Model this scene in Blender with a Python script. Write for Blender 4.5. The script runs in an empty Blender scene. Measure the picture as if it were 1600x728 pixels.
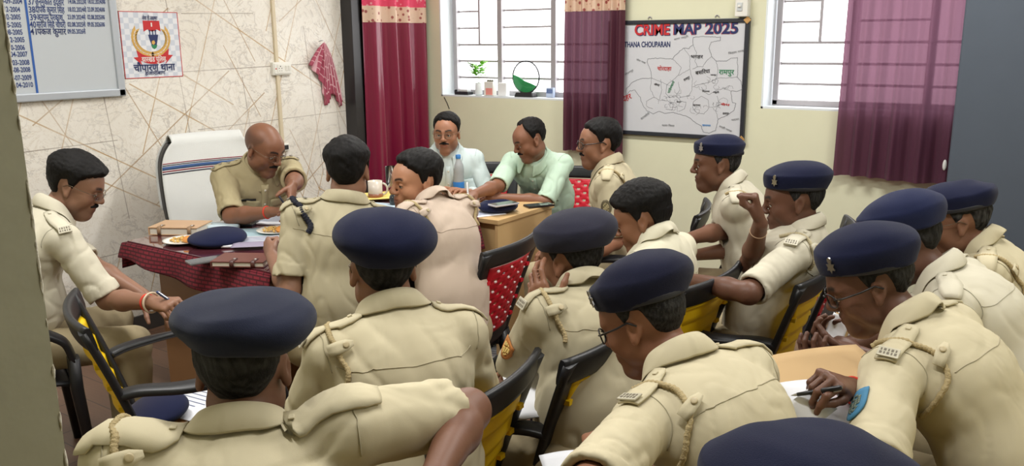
import bpy, bmesh, math, random
import numpy as np
from mathutils import Vector, Matrix
R_ = math.radians
SC = bpy.context.scene
COL = SC.collection

# ------------------------------------------------------------------ camera
F_PX = 1320.0; PITCH = R_(12.9); ROLL = R_(0.5); YAW = R_(34.8); CAM_Z = 1.68
_fw = np.array([-math.sin(YAW)*math.cos(PITCH), math.cos(YAW)*math.cos(PITCH), -math.sin(PITCH)])
_rt = np.array([math.cos(YAW), math.sin(YAW), 0.0]); _up = np.cross(_rt, _fw)
_rt, _up = _rt*math.cos(ROLL)-_up*math.sin(ROLL), _up*math.cos(ROLL)+_rt*math.sin(ROLL)
CAM = np.array([0, 0, CAM_Z])
def _ray(px, py): return _fw + (_rt*(px-800)+_up*(364-py))/F_PX
def at_d(px, py, d): return CAM+_ray(px, py)*d
def at_z(px, py, z):
    r = _ray(px, py); return CAM+r*((z-CAM_Z)/r[2])
def at_x(px, py, x):
    r = _ray(px, py); return CAM+r*(x/r[0])
def at_y(px, py, y):
    r = _ray(px, py); return CAM+r*(y/r[1])
cam_data = bpy.data.cameras.new('camera'); cam = bpy.data.objects.new('camera', cam_data); COL.objects.link(cam)
cam_data.sensor_width = 36; cam_data.lens = 36*F_PX/1600; cam_data.clip_start = 0.05
M = Matrix.Identity(4)
for i in range(3):
    M[i][0] = _rt[i]; M[i][1] = _up[i]; M[i][2] = -_fw[i]; M[i][3] = CAM[i]
cam.matrix_world = M; SC.camera = cam

# ------------------------------------------------------------------ materials
def srgb(r, g, b):
    f = lambda c: (c/255/12.92 if c/255 <= .04045 else ((c/255+.055)/1.055)**2.4)
    return (f(r), f(g), f(b), 1)
def new_mat(name):
    m = bpy.data.materials.new(name); m.use_nodes = True
    nt = m.node_tree; b = nt.nodes['Principled BSDF']
    return m, nt, b
def N(nt, typ, **kw):
    n = nt.nodes.new(typ)
    for k, v in kw.items():
        if hasattr(n, k) and k not in n.inputs: setattr(n, k, v)
        else: n.inputs[k].default_value = v
    return n
def L(nt, a, b): nt.links.new(a, b)
def mat(name, col, rough=.6, metal=0., bump=None, spec=None, vary=0., trans=0., sheen=0.):
    """plain material; bump=(scale, strength, distance), vary = gentle patchy variation of the colour"""
    m, nt, b = new_mat(name)
    b.inputs['Base Color'].default_value = col; b.inputs['Roughness'].default_value = rough
    b.inputs['Metallic'].default_value = metal
    if spec is not None: b.inputs['Specular IOR Level'].default_value = spec
    if sheen: b.inputs['Sheen Weight'].default_value = sheen
    if trans: b.inputs['Transmission Weight'].default_value = trans
    tc = N(nt, 'ShaderNodeTexCoord')
    if vary:
        no = N(nt, 'ShaderNodeTexNoise', Scale=9.0, Detail=4.0); L(nt, tc.outputs['Object'], no.inputs['Vector'])
        hs = N(nt, 'ShaderNodeHueSaturation', Color=col)
        mr = N(nt, 'ShaderNodeMapRange'); mr.inputs['To Min'].default_value = 1-vary; mr.inputs['To Max'].default_value = 1+vary
        L(nt, no.outputs['Fac'], mr.inputs['Value']); L(nt, mr.outputs['Result'], hs.inputs['Value']); L(nt, hs.outputs['Color'], b.inputs['Base Color'])
    if bump:
        no = N(nt, 'ShaderNodeTexNoise', Scale=bump[0], Detail=3.0); L(nt, tc.outputs['Object'], no.inputs['Vector'])
        bp = N(nt, 'ShaderNodeBump', Strength=bump[1], Distance=bump[2]); L(nt, no.outputs['Fac'], bp.inputs['Height']); L(nt, bp.outputs['Normal'], b.inputs['Normal'])
    return m
def cloth_mat(name, col, rough=.85, weave=900., fold=.6):
    m, nt, b = new_mat(name)
    b.inputs['Roughness'].default_value = rough; b.inputs['Specular IOR Level'].default_value = .25
    tc = N(nt, 'ShaderNodeTexCoord')
    n1 = N(nt, 'ShaderNodeTexNoise', Scale=5.0, Detail=3.0); L(nt, tc.outputs['Object'], n1.inputs['Vector'])
    hs = N(nt, 'ShaderNodeHueSaturation', Color=col)
    mr = N(nt, 'ShaderNodeMapRange'); mr.inputs['To Min'].default_value = .93; mr.inputs['To Max'].default_value = 1.07
    L(nt, n1.outputs['Fac'], mr.inputs['Value']); L(nt, mr.outputs['Result'], hs.inputs['Value']); L(nt, hs.outputs['Color'], b.inputs['Base Color'])
    n2 = N(nt, 'ShaderNodeTexNoise', Scale=weave, Detail=1.0); L(nt, tc.outputs['Object'], n2.inputs['Vector'])
    mp = N(nt, 'ShaderNodeMapping'); mp.inputs['Scale'].default_value = (1, 1, .45); L(nt, tc.outputs['Object'], mp.inputs['Vector'])
    n3 = N(nt, 'ShaderNodeTexNoise', Scale=7.5, Detail=2.0, Distortion=1.2); L(nt, mp.outputs['Vector'], n3.inputs['Vector'])
    b1 = N(nt, 'ShaderNodeBump', Strength=.25, Distance=.0006); L(nt, n2.outputs['Fac'], b1.inputs['Height'])
    b2 = N(nt, 'ShaderNodeBump', Strength=fold, Distance=.014); L(nt, n3.outputs['Fac'], b2.inputs['Height']); L(nt, b1.outputs['Normal'], b2.inputs['Normal'])
    L(nt, b2.outputs['Normal'], b.inputs['Normal'])
    return m
def attr_mat(name, rough=.5, spec=.35, bump=None):
    m, nt, b = new_mat(name)
    a = N(nt, 'ShaderNodeAttribute'); a.attribute_name = 'Col'
    L(nt, a.outputs['Color'], b.inputs['Base Color']); b.inputs['Roughness'].default_value = rough; b.inputs['Specular IOR Level'].default_value = spec
    if bump:
        tc = N(nt, 'ShaderNodeTexCoord'); no = N(nt, 'ShaderNodeTexNoise', Scale=bump[0], Detail=3.0); L(nt, tc.outputs['Object'], no.inputs['Vector'])
        bp = N(nt, 'ShaderNodeBump', Strength=bump[1], Distance=bump[2]); L(nt, no.outputs['Fac'], bp.inputs['Height']); L(nt, bp.outputs['Normal'], b.inputs['Normal'])
    return m

# ------------------------------------------------------------------ objects
def tag(o, label=None, cat=None, group=None, kind=None):
    if label: o['label'] = label
    if cat: o['category'] = cat
    if group: o['group'] = group
    if kind: o['kind'] = kind
    return o
def link(name, me, m, parent=None):
    o = bpy.data.objects.new(name, me); COL.objects.link(o)
    if m is not None:
        for x in (m if isinstance(m, (list, tuple)) else [m]): me.materials.append(x)
    if parent is not None: o.parent = parent
    return o
def empty(name, loc=(0, 0, 0), rz=0.):
    o = bpy.data.objects.new(name, None); COL.objects.link(o); o.location = loc; o.rotation_euler = (0, 0, rz); o.empty_display_size = .05
    return o
def copy_tree(o, parent=None):
    c = o.copy(); COL.objects.link(c)
    if parent is not None: c.parent = parent
    for ch in list(o.children): copy_tree(ch, c)
    return c
def np_mesh(name, V, Q, smooth=True, col=None):
    V = np.asarray(V, np.float32); Q = np.asarray(Q, np.int32); k = Q.shape[1]
    me = bpy.data.meshes.new(name); me.vertices.add(len(V)); me.vertices.foreach_set('co', V.ravel())
    me.loops.add(Q.size); me.loops.foreach_set('vertex_index', Q.ravel())
    me.polygons.add(len(Q)); me.polygons.foreach_set('loop_start', np.arange(0, Q.size, k, dtype=np.int32))
    me.polygons.foreach_set('use_smooth', np.full(len(Q), smooth)); me.update(calc_edges=True)
    if col is not None:
        a = me.attributes.new('Col', 'FLOAT_COLOR', 'POINT')
        c = np.ones((len(V), 4), np.float32); c[:, :3] = col; a.data.foreach_set('color', c.ravel())
    return me
class MB:
    """collects shapes into ONE mesh"""
    def __init__(s): s.bm = bmesh.new()
    def box(s, c, size, rot=None, bevel=0., taper=None, seg=2, mi=0):
        b2 = bmesh.new(); bmesh.ops.create_cube(b2, size=1)
        for v in b2.verts:
            if taper and v.co.z > 0: v.co.x *= taper; v.co.y *= taper
            v.co = Vector((v.co.x*size[0], v.co.y*size[1], v.co.z*size[2]))
        if bevel: bmesh.ops.bevel(b2, geom=b2.edges[:], offset=bevel, segments=seg, affect='EDGES', profile=.6)
        mt = Matrix.Translation(c) @ (rot.to_4x4() if rot is not None else Matrix.Identity(4))
        s._merge(b2, mt, mi); return s
    def _merge(s, b2, mt=None, mi=0):
        if mt is not None: bmesh.ops.transform(b2, matrix=mt, verts=b2.verts[:])
        mp = {v: s.bm.verts.new(v.co) for v in b2.verts}
        for f in b2.faces:
            try:
                nf = s.bm.faces.new([mp[v] for v in f.verts]); nf.smooth = f.smooth; nf.material_index = mi
            except ValueError: pass
        b2.free()
    def grid(s, P, closed_u=False, closed_v=False, mi=0, smooth=True):
        """P[u][v] points -> quads"""
        vs = [[s.bm.verts.new(Vector([float(c) for c in p])) for p in row] for row in P]
        nu, nv = len(vs), len(vs[0])
        for i in range(nu if closed_u else nu-1):
            for j in range(nv if closed_v else nv-1):
                a, b, c, d = vs[i][j], vs[(i+1) % nu][j], vs[(i+1) % nu][(j+1) % nv], vs[i][(j+1) % nv]
                if len({a, b, c, d}) == 4:
                    f = s.bm.faces.new((a, b, c, d)); f.smooth = smooth; f.material_index = mi
        return vs
    def lathe(s, prof, seg=24, c=(0, 0, 0), sx=1., sy=1., mi=0, cap=True):
        P = [[(c[0]+r*sx*math.cos(2*math.pi*k/seg), c[1]+r*sy*math.sin(2*math.pi*k/seg), c[2]+z) for k in range(seg)] for r, z in prof]
        vs = s.grid(P, closed_v=True, mi=mi)
        if cap:
            for row, rev in ((vs[0], True), (vs[-1], False)):
                f = s.bm.faces.new(row[::-1] if rev else row); f.material_index = mi
        return s
    def tube(s, pts, r, seg=8, closed=False, mi=0, flat=None, cap=True):
        """tube along pts; r number or list; flat=(a,b, up): elliptical/rect ribbon section with 'up' vector"""
        pts = [Vector([float(c) for c in p]) for p in pts]; n = len(pts); rows = []
        prev = None
        for i, p in enumerate(pts):
            if closed: t = pts[(i+1) % n]-pts[i-1]
            else: t = pts[min(i+1, n-1)]-pts[max(i-1, 0)]
            if t.length < 1e-9: t = Vector((0, 0, 1))
            t.normalize()
            u = Vector(flat[2]) if flat else (prev if prev is not None else (Vector((0, 0, 1)) if abs(t.z) < .9 else Vector((1, 0, 0))))
            u = (u-t*u.dot(t))
            if u.length < 1e-6: u = t.orthogonal()
            u.normalize(); w = t.cross(u); prev = u
            ri = r[i] if isinstance(r, (list, tuple)) else r
            a, b = (flat[0], flat[1]) if flat else (1., 1.)
            if flat: e = [(math.copysign(abs(math.cos(x))**.5, math.cos(x)), math.copysign(abs(math.sin(x))**.5, math.sin(x))) for x in [2*math.pi*(k+.5)/seg for k in range(seg)]]
            else: e = [(math.cos(2*math.pi*k/seg), math.sin(2*math.pi*k/seg)) for k in range(seg)]
            rows.append([p+w*(ca*ri*a)+u*(sa*ri*b) for ca, sa in e])
        vs = s.grid(rows, closed_u=closed, closed_v=True, mi=mi)
        if cap and not closed:
            for row, rev in ((vs[0], True), (vs[-1], False)):
                f = s.bm.faces.new(row[::-1] if rev else row); f.material_index = mi
        return s
    def prism(s, poly, depth, mt=None, mi=0):
        """flat polygon (x,y) extruded to z=depth"""
        b2 = bmesh.new(); vs = [b2.verts.new((x, y, 0)) for x, y in poly]; f = b2.faces.new(vs)
        r = bmesh.ops.extrude_face_region(b2, geom=[f])
        bmesh.ops.translate(b2, vec=(0, 0, depth), verts=[g for g in r['geom'] if isinstance(g, bmesh.types.BMVert)])
        bmesh.ops.recalc_face_normals(b2, faces=b2.faces[:]); s._merge(b2, mt, mi); return s
    def sphere(s, c, r, seg=16, scale=(1, 1, 1), mi=0, rot=None):
        b2 = bmesh.new(); bmesh.ops.create_uvsphere(b2, u_segments=seg, v_segments=max(6, seg//2), radius=r)
        for f in b2.faces: f.smooth = True
        mt = Matrix.Translation(c) @ (rot.to_4x4() if rot is not None else Matrix.Identity(4)) @ Matrix.Diagonal((*scale, 1))
        s._merge(b2, mt, mi); return s
    def build(s, name, m, parent=None, recalc=True, solid=0., sub=0):
        if recalc: bmesh.ops.recalc_face_normals(s.bm, faces=s.bm.faces[:])
        me = bpy.data.meshes.new(name); s.bm.to_mesh(me); s.bm.free()
        o = link(name, me, m, parent)
        if solid:
            md = o.modifiers.new('thickness', 'SOLIDIFY'); md.thickness = solid; md.offset = 0
        if sub:
            md = o.modifiers.new('smooth', 'SUBSURF'); md.levels = sub; md.render_levels = sub
        return o
def text_mesh(body, size, align='LEFT', bold=0., depth=.0006, font_shear=0., sx=1.):
    cu = bpy.data.curves.new('text', 'FONT'); cu.body = body; cu.size = size; cu.align_x = align; cu.align_y = 'BOTTOM_BASELINE'
    cu.offset = bold; cu.extrude = depth; cu.shear = font_shear; cu.resolution_u = 3
    o = bpy.data.objects.new('text', cu); COL.objects.link(o); dg = bpy.context.evaluated_depsgraph_get(); dg.update()
    me = bpy.data.meshes.new_from_object(o.evaluated_get(dg)); bpy.data.objects.remove(o); bpy.data.curves.remove(cu)
    if sx != 1.:
        for v in me.vertices: v.co.x *= sx
    return me

# ------------------------------------------------------------------ sculpting with signed distances
class Frame:
    def __init__(s, R, o): s.R = np.asarray(R, float); s.o = np.asarray(o, float)
    def loc(s, P): return (P-s.o)@s.R
    def w(s, p): return s.R@np.asarray(p, float)+s.o
    def d(s, v): return s.R@np.asarray(v, float)
ID = Frame(np.eye(3), np.zeros(3))
def rot_np(ax, ang):
    c, s = math.cos(ang), math.sin(ang)
    return np.array({'x': [[1, 0, 0], [0, c, -s], [0, s, c]], 'y': [[c, 0, s], [0, 1, 0], [-s, 0, c]], 'z': [[c, -s, 0], [s, c, 0], [0, 0, 1]]}[ax])
def ell(c, r, fr=ID):
    c = np.asarray(c, float); r = np.asarray(r, float)
    def f(P):
        q = fr.loc(P)-c; k0 = np.sqrt(((q/r)**2).sum(1)); k1 = np.sqrt(((q/(r*r))**2).sum(1))+1e-9
        return np.where(k0 < 1e-4, -r.min(), k0*(k0-1)/k1)
    return f
def cap(a, b, ra, rb=None, fr=ID, s=None):
    """tapered capsule; s = per-axis stretch in the frame"""
    rb = ra if rb is None else rb
    a = np.asarray(a, float); b = np.asarray(b, float)
    sc = np.ones(3) if s is None else np.asarray(s, float)
    a_, b_ = a/sc, b/sc; ba = b_-a_; l2 = ba@ba+1e-12; ms = sc.min()**.5
    def f(P):
        q = fr.loc(P)/sc-a_; t = np.clip(q@ba/l2, 0, 1)
        e = q-t[:, None]*ba
        return (np.sqrt((e*e).sum(1))-(ra+(rb-ra)*t))*ms
    return f
class SDF:
    def __init__(s): s.ops = []
    def u(s, f, k=.01): s.ops.append(('u', f, k)); return s
    def sub(s, f, k=.004): s.ops.append(('s', f, k)); return s
    def cut(s, f): s.ops.append(('c', f, 0)); return s
    def disp(s, f): s.ops.append(('d', f, 0)); return s
    @staticmethod
    def _ap(op, d, v, k):
        if op == 'u':
            h = np.maximum(k-np.abs(d-v), 0)/k; return np.minimum(d, v)-h*h*k*.25
        if op == 's':
            v = -v; h = np.maximum(k-np.abs(d-v), 0)/k; return np.maximum(d, v)+h*h*k*.25
        if op == 'c': return np.maximum(d, v)
        return d+v
    def at(s, P):
        P = np.asarray(P, float); d = np.full(len(P), 9.)
        for op, f, k in s.ops: d = s._ap(op, d, f(P), k)
        return d
    def snap(s, P, off=0., it=6):
        P = np.array(P, float); e = 2e-3
        for _ in range(it):
            d = s.at(P)-off
            g = np.stack([s.at(P+np.eye(3)[i]*e)-s.at(P-np.eye(3)[i]*e) for i in range(3)], 1)/(2*e)
            g /= np.maximum((g*g).sum(1), .25)[:, None]**.5 if True else 1
            P = P-np.clip(d, -.03, .03)[:, None]*g*.9
        return P
    def normal(s, P):
        P = np.array(P, float); e = 2e-3
        g = np.stack([s.at(P+np.eye(3)[i]*e)-s.at(P-np.eye(3)[i]*e) for i in range(3)], 1)
        return g/np.maximum(np.sqrt((g*g).sum(1)), 1e-9)[:, None]
    def mesh(s, lo, hi, h):
        B = 8; lo = np.asarray(lo, float)-2*h; hi = np.asarray(hi, float)+2*h
        nb = np.maximum(1, np.ceil((hi-lo)/h/B).astype(int)); n = nb*B
        ctr = np.stack(np.meshgrid(*[np.arange(k) for k in nb], indexing='ij'), -1).reshape(-1, 3)
        cw = lo+(ctr*B+(B-1)/2)*h; Rb = h*B*.87+2*h
        act = np.zeros(len(cw), bool); inn = np.zeros(len(cw), bool); out = np.zeros(len(cw), bool); keep = np.zeros(len(cw), bool); nears = []
        for op, f, k in s.ops:
            if op == 'd': nears.append(None); continue
            dc = f(cw); m = Rb*1.25+k
            if op == 'u': act |= dc < m; inn |= dc < -m; nears.append(dc < m)
            elif op == 's':
                nr = np.abs(dc) < m; keep |= nr; out |= dc < -m; nears.append(dc < m)
            else:
                nr = np.abs(dc) < m; keep |= nr; out |= dc > m; nears.append(dc > -m)
        D = np.full(n, 1., np.float32); Dv = D.reshape(nb[0], B, nb[1], B, nb[2], B)
        full = inn & ~keep & ~out
        for i, j, k in ctr[full]: Dv[i, :, j, :, k, :] = -1.
        sel = np.nonzero(act & ~full & ~out)[0]
        off = np.stack(np.meshgrid(np.arange(B), np.arange(B), np.arange(B), indexing='ij'), -1).reshape(-1, 3)*h
        P = (lo+ctr[sel]*B*h)[:, None, :]+off[None]; d = np.full((len(sel), B**3), 1.)
        for (op, f, k), nr in zip(s.ops, nears):
            if op == 'd':
                d += f(P.reshape(-1, 3)).reshape(d.shape); continue
            q = np.nonzero(nr[sel])[0]
            if len(q): d[q] = s._ap(op, d[q], f(P[q].reshape(-1, 3)).reshape(len(q), -1), k)
        for (i, j, k), v in zip(ctr[sel], d): Dv[i, :, j, :, k, :] = v.reshape(B, B, B)
        I = (D < 0)
        c = np.zeros(np.array(n)-1, np.uint8)
        offs = [(a, b, e) for a in (0, 1) for b in (0, 1) for e in (0, 1)]
        for a, b, e in offs: c += I[a:n[0]-1+a, b:n[1]-1+b, e:n[2]-1+e]
        cells = np.argwhere((c > 0) & (c < 8))
        vals = np.stack([D[cells[:, 0]+a, cells[:, 1]+b, cells[:, 2]+e] for a, b, e in offs], 1)
        acc = np.zeros((len(cells), 3)); cnt = np.zeros(len(cells)); o = np.array(offs, float)
        for x in range(8):
            for y in range(x+1, 8):
                if np.abs(o[x]-o[y]).sum() != 1: continue
                va, vb = vals[:, x], vals[:, y]; mk = (va < 0) != (vb < 0); t = np.where(mk, va/np.where(mk, va-vb, 1), 0)
                acc += mk[:, None]*(o[x]+t[:, None]*(o[y]-o[x])); cnt += mk
        V = lo+(cells+acc/cnt[:, None])*h
        idx = np.full(c.shape, -1, np.int32); idx[tuple(cells.T)] = np.arange(len(cells))
        Q = []
        for ax in range(3):
            sl0 = [slice(None)]*3; sl1 = [slice(None)]*3; sl0[ax] = slice(0, -1); sl1[ax] = slice(1, None)
            A, Bb = I[tuple(sl0)], I[tuple(sl1)]; e = np.argwhere(A != Bb)
            u, w = (ax+1) % 3, (ax+2) % 3
            e = e[(e[:, u] > 0) & (e[:, w] > 0) & (e[:, u] < n[u]-1) & (e[:, w] < n[w]-1)]
            fl = A[tuple(e.T)]
            def g(du, dw):
                q = e.copy(); q[:, u] -= du; q[:, w] -= dw; return idx[tuple(q.T)]
            q = np.stack([g(0, 0), g(1, 0), g(1, 1), g(0, 1)], 1)
            q[~fl] = q[~fl][:, ::-1]; Q.append(q)
        Q = np.concatenate(Q); Q = Q[(Q >= 0).all(1)]
        return V, Q
def snoise(seed, freq, n=5, aniso=(1, 1, 1), warp=1.3):
    rg = np.random.RandomState(seed); K = rg.normal(size=(n, 3))*freq*np.asarray(aniso); ph = rg.uniform(0, 6.28, n); K2 = rg.normal(size=(n, 3))*freq*.5; p2 = rg.uniform(0, 6.28, n)
    def f(P):
        r = 0
        for i in range(n): r = r+np.sin(P@K[i]+ph[i]+warp*np.sin(P@K2[i]+p2[i]))
        return r/n
    return f
def sst(x, a, b):
    t = np.clip((x-a)/(b-a), 0, 1); return t*t*(3-2*t)
# ------------------------------------------------------------------ people
MATS = {}
def M_(key, fn):
    if key not in MATS: MATS[key] = fn()
    return MATS[key]
NAVY = srgb(27, 31, 56)
def cloth(key, rgb, **k): return M_('cloth_'+key, lambda: cloth_mat('cloth_'+key, srgb(*rgb), **k))
def m_skin(): return M_('skin', lambda: attr_mat('skin', .47, .4, bump=(160., .12, .002)))
def m_eye(): return M_('eye', lambda: attr_mat('eye', .15, .5))
def m_hair(): return M_('hair', lambda: attr_mat('hair', .62, .22, bump=(420., .6, .003)))
def felt(key, rgb): return M_('felt_'+key, lambda: mat('felt_'+key, srgb(*rgb), .95, bump=(700., .5, .0015), spec=.12, sheen=.10, vary=.12))
def m_leather(): return M_('leather', lambda: mat('black leather', srgb(24, 24, 32), .5))
def m_metal(): return M_('metal', lambda: mat('silver metal', srgb(190, 190, 190), .3, 1.))
def m_frame(): return M_('spec', lambda: mat('spectacle frame', srgb(28, 24, 24), .3))
def m_gold(): return M_('goldspec', lambda: mat('thin metal frame', srgb(110, 95, 80), .3, .8))
def m_lens():
    def f():
        m, nt, b = new_mat('lens glass'); out = nt.nodes['Material Output']
        t = N(nt, 'ShaderNodeBsdfTransparent'); g = N(nt, 'ShaderNodeBsdfGlossy', Roughness=.03); x = N(nt, 'ShaderNodeMixShader'); x.inputs[0].default_value = .04
        L(nt, t.outputs[0], x.inputs[1]); L(nt, g.outputs[0], x.inputs[2]); L(nt, x.outputs[0], out.inputs['Surface']); return m
    return M_('lens', f)

HANDPOSE = {  # curls (mcp, pip, dip) index..pinky ; thumb (spread, bend)
 'relax': [(18, 22, 12), (24, 28, 15), (28, 32, 18), (32, 34, 18), (40, 20)],
 'flat':  [(4, 6, 4), (5, 7, 4), (6, 8, 5), (8, 9, 5), (38, 8)],
 'write': [(48, 48, 22), (58, 58, 30), (66, 66, 34), (70, 70, 36), (20, 38)],
 'fist':  [(72, 92, 55), (76, 94, 55), (78, 94, 55), (80, 92, 55), (14, 52)],
 'hold':  [(40, 52, 25), (44, 56, 28), (48, 58, 30), (52, 58, 30), (24, 40)],
 'cheek': [(12, 30, 16), (16, 40, 22), (22, 52, 28), (28, 58, 30), (45, 15)],
}
def hand_prims(sd, fr, side, pose, k=.006, sc=1.):
    """palm + four fingers + thumb in frame fr (origin wrist, y to the fingers, z out of the back of the hand); side=+1 right"""
    t = -side
    P = lambda x, y, z: np.array([x*t, y, z])*sc   # +x = thumb side
    kn = [(.031, .086, .0), (.010, .091, .003), (-.011, .087, .002), (-.030, .078, -.003)]
    ln = [(.043, .026, .021), (.048, .030, .022), (.044, .028, .022), (.034, .021, .019)]
    rr = [.0092, .0095, .0090, .0080]
    sd.u(cap(P(0, -.01, 0), P(0, .02, 0), .024*sc, .025*sc, fr, (1, 1, .72)), k)
    for i in range(4):
        a = P(kn[i][0]*.45, .012, 0); b = P(*kn[i])
        sd.u(cap(a, b, .0165*sc, .0125*sc, fr, (1, 1, .85)), .012)
    sd.u(ell(P(.022, .036, -.010), np.array((.018, .032, .015))*sc, fr), .012)   # ball of the thumb
    sd.u(ell(P(-.022, .040, -.008), np.array((.013, .032, .012))*sc, fr), .012)
    tips = []
    for i in range(4):
        p = np.array(kn[i], float); ang = 0.; fan = (i-1.4)*-.05
        for j in range(3):
            ang += R_(HANDPOSE[pose][i][j]); l = ln[i][j]
            d = np.array([math.sin(-fan*-1)*math.cos(ang)*.9, math.cos(ang), -math.sin(ang)])
            q = p+d*l; r0 = rr[i]*(1-.07*j); r1 = rr[i]*(1-.07*(j+1))
            sd.u(cap(P(*p), P(*q), r0*sc, r1*sc, fr), .004); p = q
        tips.append(P(*p))
    sp_, bd = HANDPOSE[pose][4]
    p = np.array([.026, .022, -.008]); a = R_(sp_); d = np.array([math.sin(a)*.9, math.cos(a)*.85, -.35]); d /= np.linalg.norm(d)
    for j, (l, r0, r1) in enumerate([(.040, .0135, .0112), (.032, .0108, .0098), (.026, .0098, .0078)]):
        q = p+d*l; sd.u(cap(P(*p), P(*q), r0*sc, r1*sc, fr), .005); p = q
        b = R_(bd*.6); d = d@rot_np('z', -b) if False else np.array([d[0]*math.cos(b)-d[1]*math.sin(b)*.8, d[1]*math.cos(b)+d[0]*math.sin(b)*.5, d[2]-.18*math.sin(b)]); d /= np.linalg.norm(d)
    tips.append(P(*p))
    return [fr.w(t_) for t_ in tips]

HS = .95
def head_prims(sd, fr, sp):
    s = HS*sp.get('hs', 1.); v = lambda *a: np.array(a, float)*s; fat = sp.get('fat', 1.)
    E = lambda c, r, k=.02: sd.u(ell(v(*c), v(*r), fr), k)
    C = lambda a, b, r0, r1=None, k=.01, st=None: sd.u(cap(v(*a), v(*b), r0*s, None if r1 is None else r1*s, fr, st), k)
    E((0, -.014, .034), (.077, .098, .089))                       # skull
    E((0, .026, -.030), (.061*fat, .062, .083), .03)              # face
    E((0, .058, .032), (.058, .040, .050), .03)                   # forehead
    for x in (-1, 1):
        E((x*.043*fat, .058, -.030), (.024, .026, .026), .025)    # cheekbone
        E((x*.050*fat, .012, -.070), (.020, .034, .026), .03)     # jaw angle
        C((x*.010, .092, .019), (x*.046, .078, .022), .011, .009, .014)   # brow
    C((-.012, .077, -.103), (.012, .077, -.103), .017, .017, .025)        # chin
    C((0, .052, -.108), (0, .0, -.085), .03, .035, .03)           # under the jaw
    E((0, .080, -.066), (.027, .020, .025), .02)                  # mouth mound
    for x in (-1, 1): sd.sub(ell(v(x*.031, .100, .001), v(.018, .018, .013), fr), .012)   # sockets
    for x in (-1, 1): E((x*.031, .0815, .002), (.0150, .0135, .0125), .004)              # lidded eye
    for x in (-1, 1): sd.sub(ell(v(x*.031, .1005, -.0015), v(.0125, .008, .0042 if not sp.get('closed') else .0015), fr), .002)  # slit
    C((0, .094, .014), (0, .113, -.025), .0075, .0115, .010)      # nose ridge
    E((0, .112, -.029), (.0120, .0110, .0098), .008)
    for x in (-1, 1):
        E((x*.0125, .103, -.032), (.0085, .0115, .0085), .006)
        sd.sub(ell(v(x*.0065, .109, -.0405), v(.004, .005, .004), fr), .003)
    C((-.019, .091, -.0605), (.019, .091, -.0605), .0065, .0065, .007); C((-.009, .0965, -.060), (.009, .0965, -.060), .006, .006, .006)
    C((-.017, .090, -.0725), (.017, .090, -.0725), .0075, .0075, .007); C((-.006, .0945, -.073), (.006, .0945, -.073), .0065, .0065, .006)
    sd.sub(cap(v(-.024, .101, -.0665), v(.024, .101, -.0665), .0028*s, None, fr), .003)
    for x in (-1, 1):
        ef = Frame(fr.R@rot_np('z', x*-.35)@rot_np('x', .18), fr.w(v(x*.0765, -.010, -.006)))
        sd.u(ell((0, 0, .004), v(.0095, .0195, .030), ef), .006); sd.u(ell(v(0, .003, -.024), v(.008, .011, .012), ef), .005)
        sd.sub(ell(v(x*.010, .005, .004), v(.0075, .0105, .018), ef), .004)
    return s
def skin_color(sp, fr, s):
    base = np.array(srgb(*sp['skin'])[:3]); lip = base*np.array([.80, .62, .60]); brow = np.array(srgb(*sp.get('haircol', (15, 13, 13)))[:3])*1.2
    nz = snoise(5, 30.)
    def f(P):
        c = np.tile(base, (len(P), 1)); c *= (1+.05*nz(P))[:, None]
        q = fr.loc(P)/s; x, y, z = np.abs(q[:, 0]), q[:, 1], q[:, 2]
        def mix(w, col): c[:] = c*(1-w[:, None])+col*w[:, None]
        near = (np.linalg.norm(q, axis=1) < .17)
        w = near*(y > .08)*sst(-((x/.024)**2+((z+.066)/.0135)**2), -1.3, -.7); mix(w, lip)
        bz = .0235+.006*np.sin(np.clip((x-.012)/.04, 0, 1)*2.6)
        w = near*(y > .055)*sst(.0062-np.abs(z-bz), -.001, .003)*sst(x, .009, .014)*(1-sst(x, .046, .056)); mix(w*.95, brow)
        w = near*(y > .083)*sst(.0042-np.abs(z+.0005), -.001, .002)*sst(x, .016, .02)*(1-sst(x, .042, .048)); mix(w*.75, brow)
        w = near*sst(-z, .045, .075)*sst(y, -.02, .03)*(1-sst(-z, .112, .125))*sp.get('stubble', .25); mix(w, brow+.02)
        if sp.get('hair', 'short') == 'bald':
            hl = np.interp(np.degrees(np.arctan2(x, y)), [0, 60, 85, 120, 180], [.3, .05, .02, -.03, -.06]); w = near*sst(z-hl, -.01, .02)*(1-sst(z, .055, .085))*.45; mix(w, brow+.02)
        return c
    return f
HAIRLINES = {  # azimuth from the front -> height of the hairline (head units)
 'short': [(0, .082), (30, .080), (48, .060), (62, .045), (76, -.012), (84, -.02), (94, .026), (112, .022), (124, -.030), (150, -.060), (180, -.066)],
 'thick': [(0, .070), (30, .066), (48, .052), (62, .040), (76, -.018), (84, -.026), (94, .026), (112, .020), (124, -.040), (150, -.066), (180, -.070)],
 'reced': [(0, .108), (18, .106), (34, .118), (52, .085), (68, .045), (78, -.005), (86, -.012), (96, .026), (112, .022), (124, -.030), (150, -.055), (180, -.060)],
 'bald':  [(0, .3), (60, .3), (80, .10), (120, .06), (180, .05)],
}
HAIRTHICK = {'short': .017, 'thick': .024, 'reced': .010, 'bald': .002}
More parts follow.
